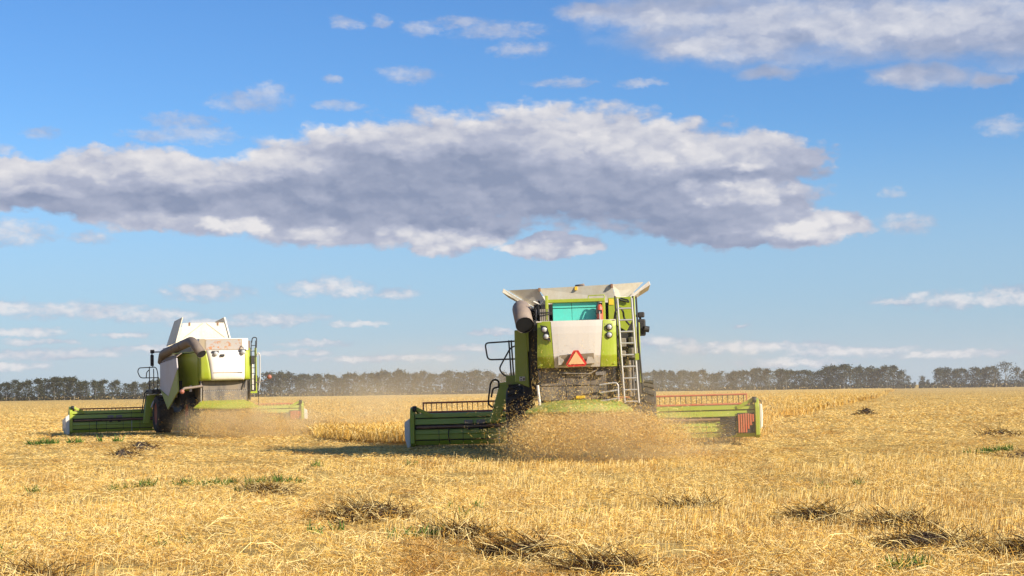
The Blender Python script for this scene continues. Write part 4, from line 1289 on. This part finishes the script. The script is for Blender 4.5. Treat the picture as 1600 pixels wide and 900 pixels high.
# --- the farther machine
def far_harvester():
    root = link('combine_harvester', None)
    root.location = (-10.025, 58, 0)
    root.rotation_euler = Euler((0, R(-0.6), R(21.1)), 'XYZ')
    tag(root, 'farther green and white combine harvester with upright tank flaps and a rusty rear screen', 'combine harvester', 'combine harvesters cutting the field')
    zs = [1.88, 1.93, 2.0, 2.2, 2.5, 2.75, 2.88, 2.91]

    def hood_y(x, z):
        return .02 + .14 * (abs(x - .04) / .86) ** 3 + .10 * max(0, (2.0 - z) / .12) ** 2 + .05 * max(0, (z - 2.75) / .15) ** 2

    def eL(z):
        t = (z - 1.88) / 1.03
        return -.46 - .16 * t ** 1.6

    def eR(z):
        return .72 + .02 * (z - 1.88)

    def strip(fa, fb, n, name, mat):
        secs = []
        for i in range(n + 1):
            t = i / n
            secs.append([(fa(z) * (1 - t) + fb(z) * t, hood_y(fa(z) * (1 - t) + fb(z) * t, z), z) for z in zs])
        o = loft(secs).build(name, mat, root)
        o.data.polygons.foreach_set('use_smooth', [True] * len(o.data.polygons))
        return solidify(o, .03)
    strip(lambda z: eL(z) + .004, lambda z: eR(z) - .004, 9, 'hood_panel', WHITE)
    strip(lambda z: -.82 + .01 * (z - 1.88), lambda z: eL(z) - .003, 5, 'hood_side', LIME)
    strip(lambda z: eR(z) + .003, lambda z: .90, 4, 'hood_side', LIME)
    MB().box(-.38, .66, -.008, .02, 2.135, 2.15).build('hood_groove', TAUPE, root)
    # body behind the hood, left wall in two folds
    MB().hexa([(-.80, .16, 1.9), (.88, .16, 1.9), (.88, .16, 2.88), (-.80, .16, 2.88)], [(-.80, 2.0, 1.75), (.88, 2.0, 1.75), (.88, 2.0, 2.88), (-.80, 2.0, 2.88)]).build('hood_body', LIME, root, .03)
    MB().slab([(-.82, .6, 2.86), (-.95, 1.4, 2.86), (-1.28, 2.6, 2.82), (-1.28, 2.6, 1.5), (-.97, 1.4, 1.55), (-.82, .6, 1.75)], (.05, .03, 0)).build('side_wall', LIME, root)
    MB().slab([(-.80, .5, 2.885), (.88, .5, 2.885), (1.2, 2.6, 2.86), (-1.38, 2.6, 2.86)], (0, 0, .03)).build('body_deck', LIME, root)
    # rear upper white box with the rusty screen
    MB().box(-.70, 1.06, 1.0, 2.6, 2.92, 3.36).build('engine_cover', WHITE, root, .02)
    MB().box(-.46, .80, .955, .995, 2.965, 3.31).build('radiator_screen', RUSTPANEL, root, .01)
    MB().box(-.49, .83, .965, .998, 2.94, 3.335).build('screen_frame', TAUPE, root)
    MB().box(-.70, -.49, .97, .999, 2.93, 3.35).build('cover_panel', TAUPE, root, .01)
    MB().box(-.8, 1.1, .55, 1.0, 2.9, 2.93).build('hood_ledge', WHITE, root)
    MB().tube([(1.12, 1.5, 2.9), (1.12, 1.5, 3.28)], .12, 12).build('air_filter', DARKTUBE, root)
    for x, z in ((-.30, 2.80), (.66, 2.84)):
        l = MB().lathe([(.01, -.06), (.07, -.05), (.085, .0), (.085, .08)], (x, -.01, z), 14, 'Y').build('work_lamp', LENS, root)
        MB().box(x - .12, x + .11, .0, .05, z + .03, z + .10).build('lamp_bracket', BLACK, l)
    MB().box(-.14, .0, -.06, .03, 2.70, 2.78).build('camera', BLACK, root, .01)
    # tank and flaps
    MB().box(-1.28, 1.28, 2.6, 5.2, 1.3, 3.15).build('tank_wall', TANK, root, .02)
    yr, yf = 3.0, 4.6
    MB().slab([(-1.12, yr, 3.20), (.80, yr, 3.40), (.60, yr, 4.0), (-.90, yr, 3.995)], (0, .03, 0)).build('tank_flap', TANK, root)
    for x0, z0, x1, z1 in ((-.88, 3.45, -.18, 3.98), (.62, 3.46, -.05, 3.98)):
        MB().bar((x0, yr - .004, z0), (x1, yr - .004, z1), .012, .018).build('flap_crease', TAUPE, root)
    MB().slab([(-1.18, yr - .04, 3.28), (-.925, yr - .04, 4.21), (-.94, yf, 4.13), (-1.25, yf, 3.2)], (.035, 0, 0)).build('tank_flap', TANK, root)
    MB().slab([(.79, yr - .04, 3.42), (.595, yr - .04, 4.20), (.58, yf, 4.10), (.84, yf, 3.4)], (.05, 0, 0)).build('tank_flap', WHITE, root)
    MB().slab([(-1.2, yf + .02, 3.2), (.84, yf + .02, 3.4), (.6, yf + .02, 3.9), (-.94, yf + .02, 3.9)], (0, .03, 0)).build('tank_flap', TANK, root)
    for x in (-.66, .37):
        MB().box(x - .03, x + .03, yr - .02, yr - .002, 3.90, 4.02).build('hinge', RUSTY, root)
    # unloading tube folded along the side
    path = arc([(-1.36, 4.9, 2.62), (-1.36, 4.6, 2.92), (-1.33, 3.9, 2.97), (-1.08, .15, 3.27), (-.86, -.32, 2.80)], .36, 7)
    u = solidify(MB().tube(path, .155, 18, False).build('unloading_tube', DARKTUBE, root), .018)
    e0, e1 = path[-2], path[-1]
    d = (e1 - e0).normalized()
    MB().tube([e1 - d * .02, e1 + d * .03], .165, 18, False).build('tube_lip', DARKTUBE, u)
    MB().tube([e1 + d * .005, e1 + d * .02], .156, 18).build('mouth_shade_disc', MOUTH_SHADE, u)  # black disc closes this mouth too, as painted shade
    for t in (.35, .62):
        p = Vector((-1.33, 3.9, 2.97)).lerp(Vector((-1.10, .25, 3.26)), t)
        q = p + Vector((.23, -3.65, .29)).normalized() * .08
        MB().tube([p, q], .168, 18).build('tube_flange', DARKTUBE, u)
    # left cladding: pale panel with a pointed, darker green foot
    MB().slab([(-1.45, 4.85, 2.58), (-1.45, 1.32, 2.70), (-1.45, 1.15, 2.30), (-1.45, 3.05, 1.35), (-1.45, 4.85, 1.62)], (.05, 0, 0)).build('side_panel', SHADED_WHITE, root, .015)  # white panel on the shaded side, its shade painted as grey
    MB().slab([(-1.453, 3.04, 1.34), (-1.453, 1.14, 2.28), (-1.453, 1.0, 1.52), (-1.453, 3.2, .87), (-1.453, 4.83, 1.60)], (.05, 0, 0)).build('side_panel', LIME_DULL, root, .015)
    MB().slab([(1.45, 4.8, 2.7), (1.45, 2.0, 2.75), (1.45, 2.0, 1.5), (1.45, 3.3, .9), (1.45, 4.8, 1.6)], (-.05, 0, 0)).build('side_panel', WHITE, root, .015)
    MB().slab([(-1.42, 4.8, 2.6), (-1.42, 1.4, 2.72), (-1.2, 1.6, 2.86), (-1.2, 4.8, 2.86)], (0, 0, .03)).build('panel_top', TUBE, root)
    MB().box(-1.2, 1.2, 2.0, 5.0, .95, 1.9).build('chassis', BLACK, root)
    s = MB().box(-1.02, -.96, 1.02, 1.20, 1.50, 1.72).build('speed_sticker', WHITE, root)
    MB().box(-1.03, -1.02, 1.05, 1.17, 1.55, 1.66).build('sticker_mark', BLUE, s)
    # lamp arms
    for pts in ([(-.72, .3, 1.69), (-1.1, .32, 1.64), (-1.36, .34, 1.62), (-1.42, .34, 1.53)], [(1.2, .5, 1.78), (1.45, .45, 1.80), (1.66, .35, 1.98)]):
        a = MB().tube(arc(pts, .1), .045 if pts[0][0] < 0 else .012, 8).build('lamp_arm', TUBE, root)
        e = pts[-1]
        MB().lathe([(.005, -.05), (.075, -.045), (.085, .03), (.005, .04)], (e[0], e[1], e[2] - .02), 14, 'Y').build('marker_lamp', ORANGE_LENS, a)
    # rear outlet and spreader
    MB().box(-.70, .93, .45, 2.2, .8, 1.88).build('rear_body', SMOKED, root)
    MB().box(-.69, .92, .405, .448, 1.53, 1.84).build('rear_panel', SMOKED, root, .01)
    MB().box(-.69, .92, .40, .448, 1.15, 1.51).build('rear_panel', SMOKED, root, .01)
    sm = MB()
    for i in range(22):
        sm.box(-.66 + i * .071, -.62 + i * .071, .39, .404, 1.508, 1.524)
    sm.build('bolt_row', ALU, root)
    for x in (-.76, .96):
        MB().tube([(x, .35, 1.90), (x - .01, .35, 1.15)], .03, 8).build('rear_post', BLACK if x > 0 else STEEL, root)
    MB().tube([(.80, .35, 1.86), (.74, .3, 1.6)], .025, 6).build('gas_strut', BLACK, root)
    secs = []
    for i in range(15):
        t = i / 14
        xt, xb = -.76 + 1.53 * t, -1.09 + 2.26 * t
        b = math.sin(math.pi * t)
        secs.append([(xt, .42 - .1 * b, 1.165), (xt * .6 + xb * .4, .1 - .25 * b, 1.10 - .02 * abs(2 * t - 1)), (xb, -.05 - .62 * b, .955 - .045 * b), (xb, -.04 - .60 * b, .92 - .045 * b)])
    solidify(loft(secs).build('spreader_hood', LIME, root), .02)
    MB().box(-.68, .9, .2, 1.0, .5, .95).build('chopper_box', BLACK, root)
    # right ladder in a lime frame, white rail
    for x in (1.01, 1.22):
        MB().box(x - .03, x + .03, .52, .60, 1.42, 3.0).build('ladder_frame', LIME, root)
    MB().box(.98, 1.25, .50, .62, 1.40, 1.46).build('ladder_step', LIME, root)
    ladder(root, (1.04, .48, 1.48), (1.06, .48, 3.25), .15, 9, BLACK, r=.014)
    rail(root, [[(1.08, .5, 3.18), (1.1, .5, 3.36), (1.26, .5, 3.37), (1.24, .5, 3.0)]], BLACK, 'grab_rail', .018)
    rail(root, [[(1.30, .5, 1.48), (1.36, .5, 1.9), (1.37, .5, 2.74), (1.30, .5, 2.84), (1.25, .5, 2.7)]], ALU, 'hand_rail', .022)
    MB().box(1.03, 1.16, .42, .5, 2.42, 2.72).build('ladder_bracket', BLACK, root, .01)
    MB().tube([(1.30, .5, 1.5), (1.28, .5, .92)], .014, 6).build('support_rod', BLACK, root)
    # platform, rails, mirror, steps
    MB().box(-1.75, -1.1, 4.9, 6.4, 1.45, 1.62).build('platform', BLACK, root, .02)
    rail(root, [[(-1.45, 6, 2.46), (-2.05, 6, 2.44), (-2.10, 6, 2.30), (-2.0, 6, 2.06), (-1.3, 6, 2.06)],
                [(-1.66, 6, 2.48), (-1.66, 6, 1.62)], [(-1.56, 6, 2.48), (-1.40, 6, 2.44), (-1.34, 6, 2.2), (-1.36, 6, 1.62)], [(-1.5, 6, 2.4), (-1.5, 6, 1.62)],
                [(-1.78, 6, 2.06), (-1.76, 6, 2.28), (-1.66, 6, 2.36)]], RAIL, r=.018)
    a = rail(root, [[(-1.2, 5.9, 3.03), (-1.55, 6, 3.03), (-1.56, 6, 2.9)]], BLACK, 'mirror_arm', .022)
    MB().box(-1.62, -1.49, 5.95, 6.03, 2.50, 2.93).build('mirror', BLACK, a, .03)
    MB().box(-1.62, -1.47, 5.93, 6.03, 2.98, 3.12).build('mirror', BLACK, a, .02)
    MB().hexa([(-1.80, 5.9, 1.32), (-1.50, 5.9, 1.34), (-1.70, 5.9, .35), (-1.92, 5.9, .35)], [(-1.80, 6.1, 1.32), (-1.50, 6.1, 1.34), (-1.70, 6.1, .35), (-1.92, 6.1, .35)]).build('access_step', LIME, root, .02)
    MB().bar((-1.8, 6, 1.34), (-1.3, 6, 1.40), .2, .10).build('step_bracket', LIME, root, .01)
    rail(root, [[(-1.98, 5.9, .75), (-1.86, 5.9, 1.5), (-1.76, 5.9, 1.58), (-1.68, 5.9, 1.45)], [(-1.92, 5.9, .75), (-1.80, 5.9, 1.42)]], BLACK, 'grab_rail', .018)
    rail(root, [[(-1.72, 5.25, .95), (-1.62, 5.25, 1.2), (-1.3, 5.25, 1.36)]], ALU, 'fender_rim', .03)
    cab(root, 5.2, 6.7, .85, 1.7, 2.95)
    MB().hexa([(-.6, 5.0, .9), (.6, 5.0, .9), (.6, 5.0, 1.6), (-.6, 5.0, 1.6)], [(-.65, 7.05, .25), (.65, 7.05, .25), (.65, 7.05, .82), (-.65, 7.05, .82)]).build('feeder_house', BLACK, root)
    MB().box(-1.0, 1.0, 1.75, 2.0, .5, .65).build('rear_axle', BLACK, root)
    MB().box(-1.2, 1.2, 4.9, 5.2, .5, .75).build('front_axle', BLACK, root)
    for s in (-1, 1):
        wheel(root, s * .84, 1.75, .66, .40)
        wheel(root, s * 1.33, 5.0, .70, .60)
    header(root, 7.0, .55, .40, 7.95, 'far')
    return root


near = near_harvester()
far = far_harvester()
bpy.context.view_layer.update()


# ---------------------------------------------------------------- flying straw
def spray(root, n, label, name, spread, up, back):
    """chopped straw thrown backwards and sideways from under the spreader hood"""
    t = rng.random(n) ** 0.75                                   # age of the throw
    side = rng.uniform(-1, 1, n) + rng.normal(0, .12, n)
    x = side * (0.80 + spread * t) + 0.10 + 0.35 * t
    y = -0.15 - back * t * rng.uniform(0.25, 1.0, n) + rng.normal(0, .12, n)
    x = x + 0.45 * t * rng.exponential(0.5, n)
    z = 0.84 - 0.9 * t ** 1.4 + rng.normal(0, 0.06, n) + up * t * rng.random(n) * 0.5
    m = int(n * 0.065)                                           # light chaff floating up around the rear
    x[:m] = rng.uniform(-0.95, 1.2, m); y[:m] = rng.uniform(-.6, .25, m); z[:m] = 0.9 + np.abs(rng.normal(0, .42, m)) * up * 1.6
    h = slice(m, m + int(n * 0.16))                             # stray pieces round the edge
    x[h] += rng.normal(0, .45, x[h].shape); z[h] += np.abs(rng.normal(0, .22, x[h].shape)) ; y[h] += rng.normal(0, .4, x[h].shape)
    small = np.ones(n); small[:m] = 0.75
    k = (z > -0.06) & (z < 2.6)
    x, y, z, small = x[k], y[k], z[k], small[k]
    n = len(x)
    d = rng.normal(0, 1, (n, 3)); d /= np.linalg.norm(d, axis=1, keepdims=True)
    L = (small * np.clip(rng.lognormal(-3.75, 0.6, n), 0.008, 0.2))[:, None]
    p = np.stack([x, y, z], 1)
    w = rng.uniform(0.003, 0.009, n) * small
    me = blade_mesh(name, [blades(p - d * L / 2, p + d * L / 2, w, w * .7, straw_tint(n, .35, .3, .05))], STRAW)
    me.transform(root.matrix_world)
    o = link(name, me)
    tag(o, label, 'flying straw', kind='stuff')


spray(near, 105000, 'chopped straw flying out behind the nearer harvester', 'flying_straw', 1.25, 1.0, 2.6)
spray(far, 60000, 'chopped straw flying out behind the farther harvester', 'flying_straw', 1.3, .35, 2.2)


# ---------------------------------------------------------------- dust and haze
def dust(root, loc, rad, density, label, scale=1.4, seed=0, color=(0.95, 0.78, 0.50)):
    mb = MB()
    n, m = 20, 10
    mb.lathe([(math.sin(math.pi * i / m) * 1.0 + 1e-4, -math.cos(math.pi * i / m)) for i in range(m + 1)], (0, 0, 0), n, 'Z')
    mt = bpy.data.materials.new('dust')
    mt.use_nodes = True
    nt = mt.node_tree
    nt.nodes.clear()
    k = NT(nt)
    out = k.new('ShaderNodeOutputMaterial')
    pv = k.new('ShaderNodeVolumePrincipled')
    pv.inputs['Color'].default_value = (*color, 1)
    pv.inputs['Anisotropy'].default_value = 0.2
    tc = k.new('ShaderNodeTexCoord')
    obj = tc.outputs['Object']
    r2 = k.v('DOT_PRODUCT', obj, obj)
    fall = k.m('POWER', k.m('MAXIMUM', k.m('SUBTRACT', 1.0, r2), 0.0), 1.5)
    pos = k.v('ADD', k.new('ShaderNodeNewGeometry').outputs['Position'], (seed * 3.7, 0, seed))
    nz = k.smooth(k.noise(pos, scale, 3, 0.6), 0.3, 0.75, 0.12, 1.0)
    nt.links.new(k.m('MULTIPLY', k.m('MULTIPLY', fall, nz), density), pv.inputs['Density'])
    nt.links.new(pv.outputs[0], out.inputs['Volume'])
    o = mb.build('dust_cloud', mt)
    o.location = root.matrix_world @ Vector(loc)
    o.rotation_euler.z = root.rotation_euler.z
    o.scale = rad
    tag(o, label, 'dust', kind='stuff')


dust(near, (.75, -1.1, .30), (2.8, 2.0, .85), 1.2, 'dense straw dust low behind the nearer harvester', 1.5, 1)
dust(near, (2.6, 1.0, 1.1), (2.9, 3.4, 2.0), 0.11, 'thin tan dust drifting past the right wheel of the nearer harvester', .8, 2)
dust(far, (.7, -.9, .35), (3.0, 2.2, .95), 1.3, 'dense straw dust low behind the farther harvester', 1.3, 3)
dust(far, (4.6, .6, .7), (4.6, 3.2, 1.5), 0.22, 'tan dust drifting over the right header end of the farther harvester', .7, 4)
dust(far, (10.5, 5, 1.0), (9.5, 7.0, 2.8), 0.05, 'faint dust hanging over the field between the two harvesters', .35, 5)


class Still:
    matrix_world = Matrix.Identity(4)
    rotation_euler = Euler((0, 0, 0))


dust(Still, (62, 330, 2.0), (95, 190, 11), 0.0013, 'pale dust drifting across the field towards the right part of the tree belt', .02, 6, (0.93, 0.87, 0.80))
dust(Still, (-22, 300, 2.0), (55, 190, 11), 0.0011, 'pale dust drifting across the field towards the middle of the tree belt', .02, 7, (0.93, 0.87, 0.80))


def build_haze():
    mb = MB().box(-420, 420, -60, 660, -1.4, 15)
    mt = bpy.data.materials.new('haze')
    mt.use_nodes = True
    nt = mt.node_tree
    nt.nodes.clear()
    k = NT(nt)
    out = k.new('ShaderNodeOutputMaterial')
    pv = k.new('ShaderNodeVolumePrincipled')
    pv.inputs['Color'].default_value = (0.92, 0.88, 0.84, 1)
    pv.inputs['Density'].default_value = HAZE_DENSITY
    nt.links.new(pv.outputs[0], out.inputs['Volume'])
    o = mb.build('haze', mt)
    tag(o, 'thin warm haze in the air over the field', 'haze', kind='stuff')


build_haze()
